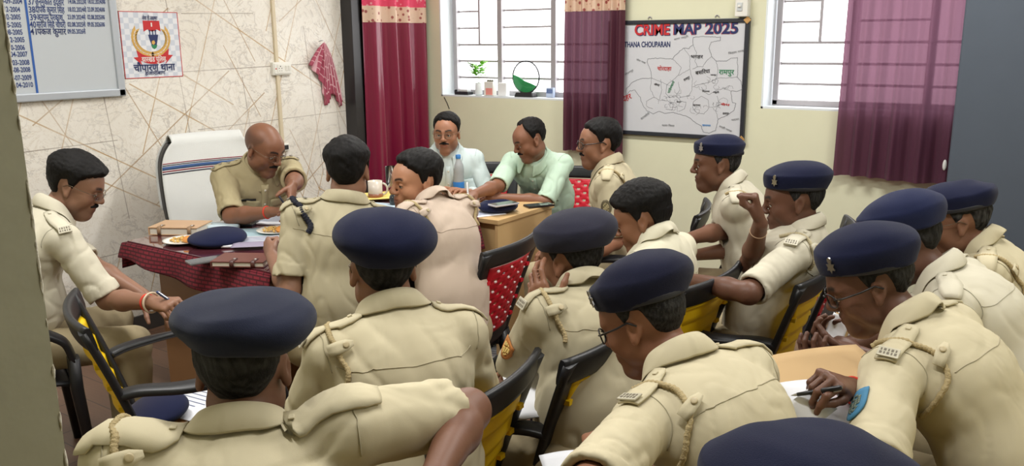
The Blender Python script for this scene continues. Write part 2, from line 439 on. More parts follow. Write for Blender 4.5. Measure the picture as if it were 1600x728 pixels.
def hair_mesh(sp, fr, s, h):
    st = sp.get('hair', 'short'); az, zz = zip(*HAIRLINES[st]); tk = sp.get('thick', HAIRTHICK[st] if not sp.get('beret') else .007); n1 = snoise(sp['seed'], 55., 4); n2 = snoise(sp['seed']+1, 300., 5, (1, 1, .35))
    v = lambda *a: np.array(a, float)*s
    cran = SDF(); cran.u(ell(v(0, -.014, .034), v(.077, .098, .089), fr)); cran.u(ell(v(0, .058, .032), v(.058, .040, .050), fr), .03); cran.u(ell(v(0, .0, -.05), v(.060, .062, .05), fr), .03)
    def f(P):
        q = fr.loc(P)/s; a = np.degrees(np.arctan2(np.abs(q[:, 0]), q[:, 1]+.012))
        zc = np.interp(a, az, zz)+.008*n1(P)+.006*n2(P)
        top = sst(q[:, 2], .02, .09)
        t = (tk*(.30+.70*top)*(1-.25*sst(a, 110, 170)*(1-top))+.0032*n2(P)+.0035*n1(P))*s
        g = q[:, 2]-zc
        return cran.at(P)-(t+.009)*sst(g, -.012, .034)+.006
    S = SDF(); S.u(f, .001); o = fr.o; S2 = S
    V, Q = S.mesh(o-.155*s, o+.165*s, h)
    rg = n2(V); base = np.array(srgb(*sp.get('haircol', (15, 13, 13)))[:3]); c = base[None]*(1+.35*rg[:, None])
    if sp.get('grey'): c = c+np.array([.12, .12, .12])*sp['grey']*np.clip(n2(V*1.3+3)+.35, 0, 1)[:, None]*(1-sst(fr.loc(V)[:, 2], .02, .07))[:, None]
    return np_mesh('hair', V, Q, True, c)
def beret(sp, root, fr, s):
    b = sp['beret']; v = lambda *a: np.array(a, float)*s
    pit, roll = R_(b.get('pitch', 8)), R_(b.get('roll', 6)); zb = b.get('z', .058)
    bf = Frame(fr.R@rot_np('x', pit)@rot_np('y', R_(b.get('broll', 0))), fr.w(v(0, -.012, zb)))
    ax, ay = .0865*s, .1085*s
    def band(P):
        q = bf.loc(P); rr = np.sqrt((q[:, 0]/ax)**2+(q[:, 1]/ay)**2); d = (rr-1)*ax
        e = np.abs(q[:, 2]-.014)-.018
        return np.maximum(d, e)-.003
    cf = Frame(bf.R@rot_np('x', R_(b.get('cpitch', 0)))@rot_np('y', roll), bf.w(v(b.get('cx', .012), b.get('cy', -.008), b.get('cz', .032))))
    S = SDF(); S.u(band); S.u(ell((0, 0, 0), v(b.get('rx', .110), b.get('ry', .124), b.get('rz', .066)), cf), .03)
    S.u(ell(v(.045, -.008, -.006), v(b.get('rx', .110)*.70, b.get('ry', .124)*.82, b.get('rz', .066)*.72), cf), .04)
    if b.get('front'): S.u(ell(v(b.get('fx', -.02), .085, .022), v(.055, .042, .040), bf), .03)
    n = snoise(sp['seed']+7, 16., 4); n3 = snoise(sp['seed']+9, 45., 4); S.disp(lambda P: .0065*n(P)+.0016*n3(P))
    V, Q = S.mesh(fr.o-.22*s, fr.o+.24*s, b.get('h', .005))
    # keep only the outer shell's outside (the head fills the inside)
    o = link('beret', np_mesh('beret', V, Q), felt('navy'+b.get('tone', ''), b.get('rgb', (23, 27, 52))), root)
    pts = [bf.w((math.cos(t)*(ax+.003), math.sin(t)*(ay+.003), -.002)) for t in np.linspace(0, 2*math.pi, 40, endpoint=False)]
    mb = MB(); mb.tube(pts, .0075*s, 8, True, flat=(.38, 1., tuple(bf.R[:, 2]))); mb.build('headband', m_leather(), o)
    if b.get('badge'):
        th = R_(b['badge']); p = bf.w((math.sin(th)*ax, math.cos(th)*ay, .026*s)); p = S.snap([p], .003)[0]; nrm = Vector(S.normal([p])[0]); upv = Vector(bf.R[:, 2]); upv = (upv-nrm*upv.dot(nrm)).normalized(); rx = upv.cross(nrm)
        mt = Matrix((rx, upv, nrm)).transposed().to_4x4(); mt.translation = Vector(p)
        mb = MB(); star = [((.017 if k % 2 == 0 else .0095)*math.sin(k*math.pi/6)*.8*s, (.017 if k % 2 == 0 else .0095)*math.cos(k*math.pi/6)*s-.004*s) for k in range(12)]
        mb.prism(star, .003, mt); mb.prism([(.006*math.sin(k*.7854)*s, (.009*math.cos(k*.7854)+.014)*s) for k in range(8)], .004, mt)
        mb.build('cap_badge', m_metal(), o)
    return S
def glasses(sp, root, fr, s):
    g = sp['glasses']; mm = m_gold() if g == 'thin' else m_frame(); r = .0011 if g == 'thin' else .0021
    w = lambda *a: fr.w(np.array(a)*s)
    o = None; mb = MB()
    hw, hh = (.0245, .0165) if g == 'thin' else (.0255, .0185)
    def rim(x, n=28):
        pts = []
        for t in np.linspace(0, 2*math.pi, n, endpoint=False):
            c, si = math.cos(t), math.sin(t); px = x*.033+hw*math.copysign(abs(c)**.75, c); pz = -.003+hh*math.copysign(abs(si)**.75, si)
            pts.append(w(px, .116-.9*max(0, abs(px)-.012)**1.35*4.0*.35-.002, pz))
        return pts
    for x in (-1, 1): mb.tube(rim(x), r, 6, True)
    mb.tube([w(-.009, .117, .004), w(0, .1205, .007), w(.009, .117, .004)], r, 6)
    for x in (-1, 1): mb.tube([w(x*.0575, .098, .004), w(x*.074, .078, .006), w(x*.083, .03, .010), w(x*.086, -.005, .016), w(x*.083, -.024, .002)], r*1.15, 6)
    o = mb.build('glasses', mm, root)
    for x in (-1, 1):
        b2 = MB(); p = rim(x, 16); c = sum(p)/len(p); vs = [b2.bm.verts.new(Vector(q)) for q in p]; b2.bm.faces.new(vs); b2.build('lens', m_lens(), o, recalc=False, solid=.001)
def ik(S, T, l1, l2, pole):
    S, T, pole = map(lambda a: np.asarray(a, float), (S, T, pole)); d = T-S; D = np.linalg.norm(d); mx = (l1+l2)*.995
    if D > mx: T = S+d/D*mx; d = T-S; D = mx
    if D < abs(l1-l2)+.03: D = abs(l1-l2)+.03
    u = d/np.linalg.norm(d); a = (l1*l1-l2*l2+D*D)/(2*D); hgt = math.sqrt(max(l1*l1-a*a, 0)); p = pole-u*(pole@u)
    p /= max(np.linalg.norm(p), 1e-6)
    return S+u*a+p*hgt, T
def reach(S, pd, L_, toL):
    """the point at distance L_ from S that is seen at pixel pd[:2] (nearest to depth pd[2])"""
    o = toL(CAM); q = toL(at_d(pd[0], pd[1], 1.))-o; w = o-S; a = q@q; b = 2*(q@w); c = w@w-L_*L_; disc = b*b-4*a*c
    if disc <= 0: t = -b/(2*a); P = o+q*t; return S+nrm(P-S)*L_
    r = [(-b-math.sqrt(disc))/(2*a), (-b+math.sqrt(disc))/(2*a)]; t = min(r, key=lambda x: abs(x-pd[2])); return o+q*t
def nrm(v): v = np.asarray(v, float); return v/max(np.linalg.norm(v), 1e-9)
def strip(SF, ctr, across, width, off, n_c=4):
    """grid of points snapped to the cloth: ctr list of points, across vector(s)"""
    rows = []
    for i, c in enumerate(ctr):
        a = across[i] if isinstance(across, list) else across; wd = width[i] if isinstance(width, (list, tuple)) else width
        rows.append([np.asarray(c)+a*wd*(j/(n_c-1)-.5) for j in range(n_c)])
    A = np.array(rows); S = SF.snap(A.reshape(-1, 3), off).reshape(A.shape); return S

def person(sp):
    sp.setdefault('seed', abs(hash(sp['label'])) % 9999 if False else sum(map(ord, sp['label'])) % 9973)
    sd0 = sp['seed']; b = sp.get('b', 1.0); th = YAW*180/math.pi-sp['az']
    Hw = np.array(at_d(*sp['head'])) if len(sp['head']) == 3 else None
    Rz = rot_np('z', R_(th)); zh = sp.get('hip', .54); side = math.tan(R_(sp.get('side', 0)))
    def spine(l):
        q = lambda a, n: n*np.array([0, math.sin(R_(a)), math.cos(R_(a))])
        hp = np.array([0, 0, zh]); wa = hp+q(l*.55, .19); ch = wa+q(l*1.0, .19); nb = ch+q(l*1.30, .165)
        hd = nb+q(l*.6+sp.get('neck', 14), .125)+np.array([0, .022, 0])
        return [p+np.array([side*(p[2]-zh), 0, 0]) for p in (hp, wa, ch, nb, hd)]
    lo, hi = -18., 75.; hands_drop = 0
    if 'lean' in sp: l = sp['lean']
    else:
        for _ in range(40):
            l = (lo+hi)/2
            if spine(l)[4][2] > Hw[2]: lo = l
            else: hi = l
    hp, wa, ch, nb, hd = spine(l)
    rootw = Hw-Rz@hd
    dz = rootw[2]; dz = max(-.17, min(.08, dz))   # small residual: taller or shorter person
    hp, wa, ch, nb, hd = [p+np.array([0, 0, dz*(i+.5)/4.5]) for i, p in enumerate((hp, wa, ch, nb, hd))]
    rootw = np.array([rootw[0], rootw[1], 0.])
    toL = lambda w: Rz.T@(np.asarray(w, float)-rootw)
    print('PERSON', sp['label'][:40], 'lean %.0f' % l, 'root', rootw.round(2), 'dz %.3f' % dz, 'Hz %.2f' % Hw[2])
    Rt = rot_np('x', -R_(l*1.1)) ; Ry = rot_np('y', R_(sp.get('side', 0))); Rt = Ry@Rt
    hf = Frame(rot_np('z', R_(sp['az']-sp.get('haz', sp['az'])))@rot_np('x', -R_(sp.get('hp', 10)))@rot_np('y', R_(sp.get('hr', 0))), hd)
    tw = rot_np('z', R_(sp.get('twist', 0)))
    sh = {}; el = {}; wr = {}
    A = {}
    for sx, key in ((1, 'R'), (-1, 'L')):
        a = dict(t=(sx*.11, .40, .66), pole=(sx*.6, -.5, -.5), pose='relax'); a.update(sp.get(key, {})); A[sx] = a
        S = nb+tw@(Rt@np.array([sx*.163*b, -.005+a.get('fwd', 0), -.058+a.get('up', 0)]))
        t = a['t']
        if t[0] == 'w': T = toL(at_d(*t[1:]))
        elif not isinstance(t[0], str): T = np.array(t, float)
        if t[0] == 'W': T = toL(np.array(t[1:], float))
        if t[0] == 'h': T = hf.w(t[1:])
        if t[0] == 'E':      # elbow pixel given, then the wrist pixel
            E = reach(S, t[1], .285, toL); T = reach(E, t[2], .255, toL)
        else: E, T = ik(S, T, .285, .255, np.array(a['pole'], float))
        sh[sx], el[sx], wr[sx] = S, E, T
    # ---------------- body (skin)
    B = SDF()
    B.u(cap(hp, wa, .08), .01); B.u(cap(wa, ch, .075), .03); B.u(cap(ch, nb+np.array([0, .01, -.03]), .07, .040), .03); B.u(cap(sh[1], sh[-1], .034), .03)
    headbase = hf.w(np.array([0, -.020, -.060]))
    s = head_prims(B, hf, sp)
    B.u(cap(nb+np.array([0, .012, -.02]), headbase, .051*sp.get('nk', 1.), .054*sp.get('nk', 1.)), .018)
    hands = {}; hfr = {}
    for sx in (1, -1):
        a = A[sx]; S, E, W = sh[sx], el[sx], wr[sx]
        B.u(cap(S, E, .043*b, .038*b), .02); B.u(cap(E, E+(W-E)*.35, .038*b, .038*b), .02); B.u(cap(E+(W-E)*.35, W, .038*b, .0255), .02)
        e = nrm(W-E); hdv = nrm(np.array(a['hd'], float)) if 'hd' in a else e
        if 'hdh' in a: hdv = hf.d(nrm(a['hdh']))
        pn = np.array(a.get('pn', (0, 0, -1)), float)
        if 'pnh' in a: pn = hf.d(a['pnh'])
        z = -pn; z = z-hdv*(z@hdv)
        if np.linalg.norm(z) < .1: z = np.array([0, -1, .2]); z = z-hdv*(z@hdv)
        z = nrm(z); x = np.cross(hdv, z); fr = Frame(np.stack([x, hdv, z], 1), W+hdv*.012)
        hfr[sx] = fr; hands[sx] = hand_prims(B, fr, sx, a['pose'], .012, sp.get('hand', .97))
    # legs
    lg = sp.get('legs', {}); knees = {}; ank = {}
    for sx in (1, -1):
        hj = hp+np.array([sx*.09, 0, 0]); an = np.array([sx*.13, .40, .10]); an[:2] += np.array(lg.get('foot', (0, 0)))*np.array([sx, 1])
        kn, an = ik(hj, an, .42, .42, np.array([sx*.25, .8, .6])); knees[sx], ank[sx] = kn, an
        B.u(cap(hj, kn, .06, .045), .02); B.u(cap(kn, an, .045, .032), .02); B.u(cap(an, an+np.array([sx*.03, .14, -.065]), .03, .024), .02)
    allp = np.array([hp, nb, hd+.17, hd-.17, sh[1], sh[-1], el[1], el[-1]]+[hfr[i].w((0, .1, 0)) for i in (1, -1)]+list(knees.values())+list(ank.values()))
    V, Q = B.mesh(allp.min(0)-.13, allp.max(0)+.13, sp.get('h', .005))
    V[:, 2] = np.maximum(V[:, 2], .012)
    root = link('person', np_mesh('person', V, Q, True, skin_color(sp, hf, s)(V)), m_skin())
    root.location = rootw; root.rotation_euler = (0, 0, R_(th)); tag(root, sp['label'], 'person', sp.get('group'))
    # eyes
    if not sp.get('noeyes'):
        gz = sp.get('gaze', (0, -.25)); gd = nrm(np.array([math.sin(gz[0]), 1., math.sin(gz[1])]))
        for x in (-1, 1):
            mb = MB(); mb.sphere((0, 0, 0), .0125*s, 20); bm = mb.bm; o = mb.build('eye', m_eye(), root); c = hf.w(np.array([x*.031, .0822, -.0005])*s); o.location = c
            vv = np.array([v.co for v in o.data.vertices]); g = hf.d(gd); ca = nrm(vv[0])*0; dt = (vv/np.linalg.norm(vv, axis=1)[:, None])@g
            colr = np.where((dt > .85)[:, None], [[.012, .008, .006]], [[.55, .52, .5]]); at_ = o.data.attributes.new('Col', 'FLOAT_COLOR', 'POINT'); cc = np.ones((len(vv), 4), np.float32); cc[:, :3] = colr; at_.data.foreach_set('color', cc.ravel())
    if sp.get('hair') != 'bald': link('hair', hair_mesh(sp, hf, s, .004), m_hair(), root)
    if sp.get('moustache'):
        k = sp['moustache']; Sm = SDF()
        for x in (-1, 1): Sm.u(cap(np.array((x*.003, .1005, -.051))*s, np.array((x*.027, .089, -.056))*s, .0058*k*s, .0035*k*s, hf, None), .004)
        nn = snoise(sd0+3, 500., 4); Sm.disp(lambda P: .0008*nn(P)); mo = hf.w(np.array((0, .095, -.053))*s)
        Vm, Qm = Sm.mesh(mo-.045, mo+.045, .0022); link('moustache', np_mesh('moustache', Vm, Qm, True, np.tile(np.array(srgb(*sp.get('haircol', (15, 13, 13)))[:3]), (len(Vm), 1))), m_hair(), root)
    if sp.get('glasses'): glasses(sp, root, hf, s)
    if sp.get('beret'): beret(sp, root, hf, s)
    # ---------------- shirt
    SF = SDF(); belly = sp.get('belly', .0)
    SF.u(cap(hp+(0, .0, -.03), wa, .112, .112, ID, (1.32*b, 1, 1)), .02)
    if belly: SF.u(ell(wa+np.array([0, .055, -.03]), (.15*b, .10+belly, .15)), .05)
    SF.u(cap(wa, ch, .112, .113, ID, (1.38*b, 1, 1)), .06)
    tf = Frame(Rt@np.eye(3), nb+tw@(Rt@np.array([0, .012, -.115])))
    tf.R = tw@tf.R
    SF.u(ell((0, 0, 0), (.172*b, .104, .130), tf), .06)
    SF.u(ell((0, -.028, -.03), (.150*b, .092, .135), tf), .04)
    for sx in (1, -1): SF.u(cap(nb+np.array([sx*.035, 0, -.028]), sh[sx]+np.array([0, 0, -.004]), .048, .048*b), .035)
    nk_ = nrm(headbase-nb); stub_top = nb+nk_*.024+np.array([0, .010, 0])
    SF.u((lambda tb: (lambda P: np.maximum(tb(P), (P-stub_top)@nk_)))(cap(nb+np.array([0, .0, -.06]), nb+nk_*.05+np.array([0, .010, 0]), .074, .060*sp.get('nk', 1.))), .03)
    sleeve = sp.get('sleeve', .93)
    for sx in (1, -1):
        S, E, W = sh[sx], el[sx], wr[sx]; a = nrm(E-S); sl = A[sx].get('sleeve', sleeve)
        SF.u(ell(S+a*.01, np.array([.058, .060, .058])*b), .03)
        if sl <= 1.0:
            endp = S+(E-S)*sl
            tube_ = cap(S+a*.02, E+a*.04, .0575*b, .0575*b)
            SF.u((lambda tb, ep, ax: (lambda P: np.maximum(tb(P), (P-ep)@ax)))(tube_, endp, a), .010)
            cuff = cap(endp-a*.035, endp+a*.04, .0605*b, .0605*b)
            if sp.get('cuff', 1): SF.u((lambda tb, ep, ax: (lambda P: np.maximum(np.maximum(tb(P), (P-ep)@ax), -((P-ep+ax*.04)@ax))))(cuff, endp, a), .003)
        else:
            f = nrm(W-E); SF.u(cap(S+a*.02, E, .057*b, .051*b), .02); tb = cap(E, W, .051*b, .038)
            SF.u((lambda tb, ep, ax: (lambda P: np.maximum(tb(P), (P-ep)@ax)))(tb, E+(W-E)*(sl-1.0), f), .02)
    w1 = snoise(sd0+11, 26., 4, (1, 1, .45), 1.8); w2 = snoise(sd0+12, 62., 5, (1.0, 1, .6)); w3 = snoise(sd0+13, 11., 4); amp = sp.get('wr', 1.); w4 = snoise(sd0+14, 17., 4, (1, .7, 1.3))
    def wrk(P):
        r = .004*w3(P)
        m = np.zeros(len(P))
        for sx in (1, -1):
            ap = sh[sx]+np.array([-sx*.03, 0, -.10]); m = np.maximum(m, np.exp(-((P-ap)**2).sum(1)/.020)); m = np.maximum(m, .9*np.exp(-((P-(sh[sx]*.35+el[sx]*.65))**2).sum(1)/.012))
        m = np.maximum(m, sst(-(P[:, 2]-wa[2]), -.06, .10))
        return amp*(r+(.30+.70*m)*(.0058*np.exp(-(w1(P)/.16)**2)-.0040*np.abs(w4(P))**.7)+m*.0028*w2(P)-.002)
    SF.disp(wrk)
    zc = hp[2]-.045
    SF2 = SDF(); SF2.ops = list(SF.ops)
    for sx in (1, -1):   # hollow the sleeve ends
        S, E, W = sh[sx], el[sx], wr[sx]; a = nrm(E-S); sl = A[sx].get('sleeve', sleeve)
        if sl <= 1.0: ep = S+(E-S)*sl; SF2.sub(cap(ep-a*.03, ep+a*.05, .045*b, .049*b), .004)
    SF2.cut(lambda P: zc-P[:, 2])
    pts = np.array([hp, wa, ch, nb, sh[1], sh[-1], el[1], el[-1]]+([wr[1], wr[-1]] if max(sleeve, A[1].get('sleeve', 0), A[-1].get('sleeve', 0)) > 1 else []))
    lo_ = pts.min(0)-.14; hi_ = pts.max(0)+.12; lo_[:2] = np.minimum(lo_[:2], hp[:2]-.24); hi_[:2] = np.maximum(hi_[:2], hp[:2]+.24)
    lo_[2] = min(lo_[2], zc-.01)
    V, Q = SF2.mesh(lo_, hi_, sp.get('sh', .0065))
    mc = sp['shirt']
    shirt = link('shirt', np_mesh('shirt', V, Q), mc, root)
    # collar
    nk_ = nrm(headbase-nb); ctr = nb+nk_*.018+np.array([0, .008, 0]); ax_ = nrm(nk_*.9+np.array([0, .12, .6])); fw_ = nrm(tw@np.array([0, 1, 0])-ax_*(ax_@(tw@np.array([0, 1, 0])))); rx_ = np.cross(fw_, ax_)
    rows = [[], [], [], [], []]
    for ph in np.linspace(-158, 158, 37):
        p = R_(ph); dirv = -fw_*math.cos(p)+rx_*math.sin(p); f = abs(ph)/158; fr_ = sst(np.array([f]), .55, 1.)[0]
        rb = .071*sp.get('nk', 1.)*(1+.06*f); base = ctr-ax_*(.012+.030*fr_)+fw_*.020*fr_
        rows[0].append(base+dirv*rb); rows[1].append(base+ax_*(.040-.006*fr_)+dirv*rb*.94); rows[2].append(base+ax_*(.043-.006*fr_)+dirv*(rb*.94+.005))
        rows[3].append(base+ax_*(.018-.012*fr_)+dirv*(rb+.014)); rows[4].append(base+ax_*(-.006-.034*fr_)+dirv*(rb+.020+.010*fr_)+fw_*.012*fr_)
    outer = SF.snap(np.array(rows[4]), .006, 2); rows[4] = [o_ if np.linalg.norm(o_-r) < .025 else r for o_, r in zip(outer, rows[4])]
    mb = MB(); mb.grid(rows); mb.build('collar', mc, shirt, solid=.0035, sub=1)
    # back yoke seam, shoulder seams
    sm = M_(mc.name+'_seam', lambda: mat(mc.name+' seam', tuple(c*.74 for c in mc.node_tree.nodes['Hue/Saturation/Value'].inputs['Color'].default_value[:3])+(1,), .9))
    if sp.get('seam', 1):
        bk = tw@(Rt@np.array([0, -1, 0])); pl = [nb+tw@(Rt@np.array([x, -.12, -.115+.02*abs(x)/.18])) for x in np.linspace(-.185*b, .185*b, 40)]
        pl = SF.snap(pl, .0006); mb = MB(); mb.tube(pl, .0012, 5)
        mb.build('yoke_seam', sm, shirt)
    out_ = {}
    for sx in (1, -1):
        S, E = sh[sx], el[sx]; a = nrm(nrm(E-S)*.45+(tw@np.array([sx*.9, 0, .15])))
        u = nrm(np.array([0, 0, 1.])-a*a[2]); bk = np.cross(a, u)*sx; bk = -bk if bk@(tw@np.array([0, -1., 0])) < 0 else bk
        if sp.get('seam', 1):
            pl = SF.snap([S+a*.012+(u*math.cos(t)+bk*math.sin(t))*.075 for t in np.linspace(-1.2, 1.9, 36)], .0006); mb = MB(); mb.tube(pl, .0012, 5); mb.build('armhole_seam', sm, shirt)
        if sp.get('epaulette', 1):
            q0 = nb+tw@(Rt@np.array([sx*.082, -.004, -.010])); q1 = S+nrm(a+u*.9)*.066+a*.012
            cl = [q0+(q1-q0)*t for t in np.linspace(0, 1, 10)]; acr = nrm(np.cross(a, u)); wd = [.034+.010*t for t in np.linspace(0, 1, 10)]; wd[0] = .022
            G = strip(SF, cl, acr, wd, .007, 5); mb = MB(); mb.grid(G.tolist()); ep = mb.build('epaulette', mc, shirt, solid=.005)
            bn = G[1][2]; nv = SF.normal([bn])[0]; mb = MB(); rotq = Vector((0, 0, 1)).rotation_difference(Vector(nv)).to_matrix(); mb.box(tuple(bn+nv*.004), (.011, .011, .004), rotq, .002); mb.build('strap_button', mc, ep)
            tt = sp.get('title', {}).get(sx)
            if tt:
                c = G[-2][2]; nv = SF.normal([c])[0]; ac = nrm(acr-nv*(nv@acr)); al = np.cross(ac, nv); rm = Matrix((ac, al, nv)).transposed(); mb = MB()
                mb.box(tuple(c+nv*.006+al*0), (.046, .028, .004), rm, .0015); t_ = mb.build('shoulder_title', M_('title_'+tt, lambda: mat('shoulder title', srgb(192, 186, 166) if tt == 'pale' else srgb(150, 140, 115), .4, .1)), ep)
                mb = MB()
                for i in range(2):
                    for j in range(5): mb.box(tuple(c+nv*.0082+ac*(j-2.)*.0078+al*(i-.5)*.010), (.0032 if (i+j) % 2 else .0052, .0068, .0012), rm, .0004)
                mb.build('title_letters', M_('titlelet', lambda: mat('title letters', srgb(112, 104, 90), .5)), t_)
            st_ = sp.get('stars', {}).get(sx)
            if st_:
                for i in range(st_):
                    c = G[4+i*2][2]; nv = SF.normal([c])[0]; rm = Vector((0, 0, 1)).rotation_difference(Vector(nv)).to_matrix().to_4x4(); rm.translation = Vector(c+nv*.004)
                    mb = MB(); mb.prism([((.010 if k % 2 == 0 else .0045)*math.sin(k*math.pi/5), (.010 if k % 2 == 0 else .0045)*math.cos(k*math.pi/5)) for k in range(10)], .003, rm); mb.build('rank_star', m_metal(), ep)
        ly = sp.get('lanyard', {}).get(sx)
        if ly:
            tt = np.linspace(-.75, 2.25, 84); pl = SF.snap([S-a*.018+(u*math.cos(t)+bk*math.sin(t))*.105 for t in tt], .0055)
            for _ in range(14): pl = np.concatenate([pl[:1], (pl[:-2]+2*pl[1:-1]+pl[2:])/4, pl[-1:]])
            pl = SF.snap(pl, .0055, 2)
            r0 = .0062 if ly != 'navy' else .011
            mb = MB(); mb.tube(list(pl), [r0*(1+.16*math.sin(i*2.1)) for i in range(len(pl))], 8)
            mb.build('lanyard', M_('cord_'+ly, lambda: mat('cord_'+ly, {'khaki': srgb(176, 158, 118), 'navy': srgb(28, 30, 44), 'pale': srgb(196, 184, 150)}[ly], .9, bump=(260., .8, .004))), shirt)
            # loop tab with button that holds the cord behind the shoulder
            c = pl[52]; nv = SF.normal([c])[0]; dn = nrm(np.cross(nv, a)); dn = -dn if dn[2] > 0 else dn; iv = nrm(-a-nv*(nv@-a))
            G = strip(SF, [c+iv*t for t in (-.022, .0, .02, .04)], dn, [.026, .028, .026, .012], .013, 4); mb = MB(); mb.grid(G.tolist()); tb = mb.build('cord_tab', mc, shirt, solid=.003)
            mb = MB(); rm = Vector((0, 0, 1)).rotation_difference(Vector(nv)).to_matrix(); q = SF.snap([c+iv*.018], .0155)[0]; mb.lathe([(0, 0), (.0075, 0), (.0075, .002), (.005, .003), (0, .0025)], 14, cap=False); bo = mb.build('tab_button', M_('btn', lambda: mat('khaki button', srgb(190, 175, 140), .4)), tb); bo.location = q; bo.rotation_euler = rm.to_euler()
        bd = sp.get('badge', {}).get(sx)
        if bd:
            ax = nrm(E-S); o_ = nrm(tw@np.array([sx, bd.get('fwd', 0.), 0.])-ax*(ax@(tw@np.array([sx, bd.get('fwd', 0.), 0.])))); ac = np.cross(ax, o_)
            c0 = S+ax*bd.get('at', .11)+o_*.07; n_ = 9; prof = [1., 1., 1., 1., 1., .94, .82, .60, .22] if bd['kind'] == 'shield' else [.3, .62, .84, .95, 1., .95, .84, .62, .3]
            hgt = bd.get('h', .072); wd = [bd.get('w', .062)*p for p in prof]
            G = strip(SF, [c0+ax*hgt*(i/(n_-1)-.5) for i in range(n_)], ac, wd, .004, 7); mb = MB(); mb.grid(G.tolist()); bo = mb.build('sleeve_badge', M_('badge_'+bd['col'], lambda: mat('badge_'+bd['col'], {'blue': srgb(58, 116, 150), 'orange': srgb(186, 120, 60), 'olive': srgb(92, 84, 62)}[bd['col']], .8)), shirt, solid=.003)
            G2 = strip(SF, [c0+ax*hgt*.62*(i/(n_-1)-.5) for i in range(n_)], ac, [w_*.52 for w_ in wd], .0062, 5); mb = MB()
            GA = G2
            for i in range(n_-1):
                for j in range(4):
                    if (i*3+j*2) % 5 != 0: mb.grid([[GA[i][j].tolist(), GA[i][j+1].tolist()], [GA[i+1][j].tolist(), GA[i+1][j+1].tolist()]])
            mb.build('badge_emblem', M_('emb_'+bd['col'], lambda: mat('emblem_'+bd['col'], {'blue': srgb(96, 108, 96), 'orange': srgb(232, 200, 120), 'olive': srgb(150, 138, 100)}[bd['col']], .8)), bo, solid=.001)
    if sp.get('front', 0):
        fwv = tw@(Rt@np.array([0, 1, 0])); top = nb+tw@(Rt@np.array([0, .09, -.075])); bot = wa+np.array([0, .15, -.10])
        cl = [top+(bot-top)*t for t in np.linspace(0, 1, 14)]; G = strip(SF, cl, tw@np.array([1., 0, 0]), .032, .003, 3); mb = MB(); mb.grid(G.tolist()); pk = mb.build('placket', mc, shirt, solid=.003)
        for i in (1, 4, 7, 10):
            c = G[i][1]; nv = SF.normal([c])[0]; mb = MB(); mb.lathe([(0, 0), (.0055, 0), (.0055, .002), (0, .0022)], 12, cap=False); o = mb.build('shirt_button', M_('wbtn', lambda: mat('pale button', srgb(215, 210, 195), .35)), pk); o.location = c+nv*.003; o.rotation_euler = Vector((0, 0, 1)).rotation_difference(Vector(nv)).to_euler()
        for sx in ((1, -1) if sp['front'] == 2 else (-1,)):
            c = nb+tw@(Rt@np.array([sx*.085, .13, -.165])); cl = [c+tw@(Rt@np.array([0, 0, -t])) for t in np.linspace(0, .12, 8)]; G = strip(SF, cl, tw@np.array([1., 0, 0]), .105, .003, 6); mb = MB(); mb.grid(G.tolist()); pkt = mb.build('chest_pocket', mc, shirt, solid=.002)
            if sp['front'] == 2:
                cl = [c+tw@(Rt@np.array([0, 0, -t])) for t in np.linspace(-.012, .032, 4)]; G = strip(SF, cl, tw@np.array([1., 0, 0]), [.110, .110, .108, .07], .008, 6); mb = MB(); mb.grid(G.tolist()); mb.build('pocket_flap', mc, pkt, solid=.003)
        if sp['front'] == 2:
            c = nb+tw@(Rt@np.array([.085, .13, -.140])); G = strip(SF, [c, c+tw@(Rt@np.array([0, 0, -.018]))], tw@np.array([1., 0, 0]), .075, .007, 4); mb = MB(); mb.grid(G.tolist()); mb.build('name_plate', M_('np', lambda: mat('black name plate', srgb(20, 20, 22), .3)), shirt, solid=.004)
    # ---------------- trousers, shoes
    TR = SDF(); TR.u(cap(hp+(-.05, 0, .01), hp+(.05, 0, .01), .108, None, ID, (1.05*b, 1.0, 1.0)), .03)
    for sx in (1, -1):
        hj = hp+np.array([sx*.088, .01, 0]); kn, an = knees[sx], ank[sx]
        TR.u(cap(hj, kn, .084*b, .066), .04); TR.u(cap(kn, an+np.array([0, 0, -.02]), .064, .056), .02)
    wt = snoise(sd0+21, 24., 5); TR.disp(lambda P: -.006*np.abs(wt(P)))
    TR.cut(lambda P: P[:, 2]-(hp[2]+.09)); TR.cut(lambda P: .06-P[:, 2])
    q = np.array([hp, knees[1], knees[-1], ank[1], ank[-1]]); V, Q = TR.mesh(q.min(0)-(.22, .16, .12), q.max(0)+(.22, .16, .14), .009)
    trm = sp.get('trousers', cloth('khaki_trouser', (166, 152, 122)))
    link('trousers', np_mesh('trousers', V, Q), trm, root)
    for sx in (1, -1):
        an = ank[sx]; SH = SDF(); d = nrm([sx*.18, 1, 0]); SH.u(cap(an*(1, 1, 0)+np.array([0, 0, .045])-d*.045, an*(1, 1, 0)+np.array([0, 0, .045])+d*.06, .042, .043), .01); SH.u(cap(an*(1, 1, 0)+np.array([0, 0, .04])+d*.06, an*(1, 1, 0)+np.array([0, 0, .033])+d*.17, .043, .032), .03); SH.u(cap(an*(1, 1, 0)+np.array([0, 0, .06]), an+np.array([0, 0, .0]), .042, .045), .02)
        SH.cut(lambda P: .004-P[:, 2]); V, Q = SH.mesh(an*(1, 1, 0)-(.13, .14, .0), an*(1, 1, 0)+(.13, .26, .17), .008)
        link('shoe', np_mesh('shoe', V, Q), M_('shoe', lambda: mat('brown leather shoe', srgb(72, 42, 28), .35)), root)
    return dict(root=root, hf=hf, hands=hands, hfr=hfr, wr=wr, el=el, sh=sh, Rz=Rz, rootw=rootw, toW=lambda p: Rz@np.asarray(p, float)+rootw, s=s, SF=SF, B=B, toL=toL, knees=knees)
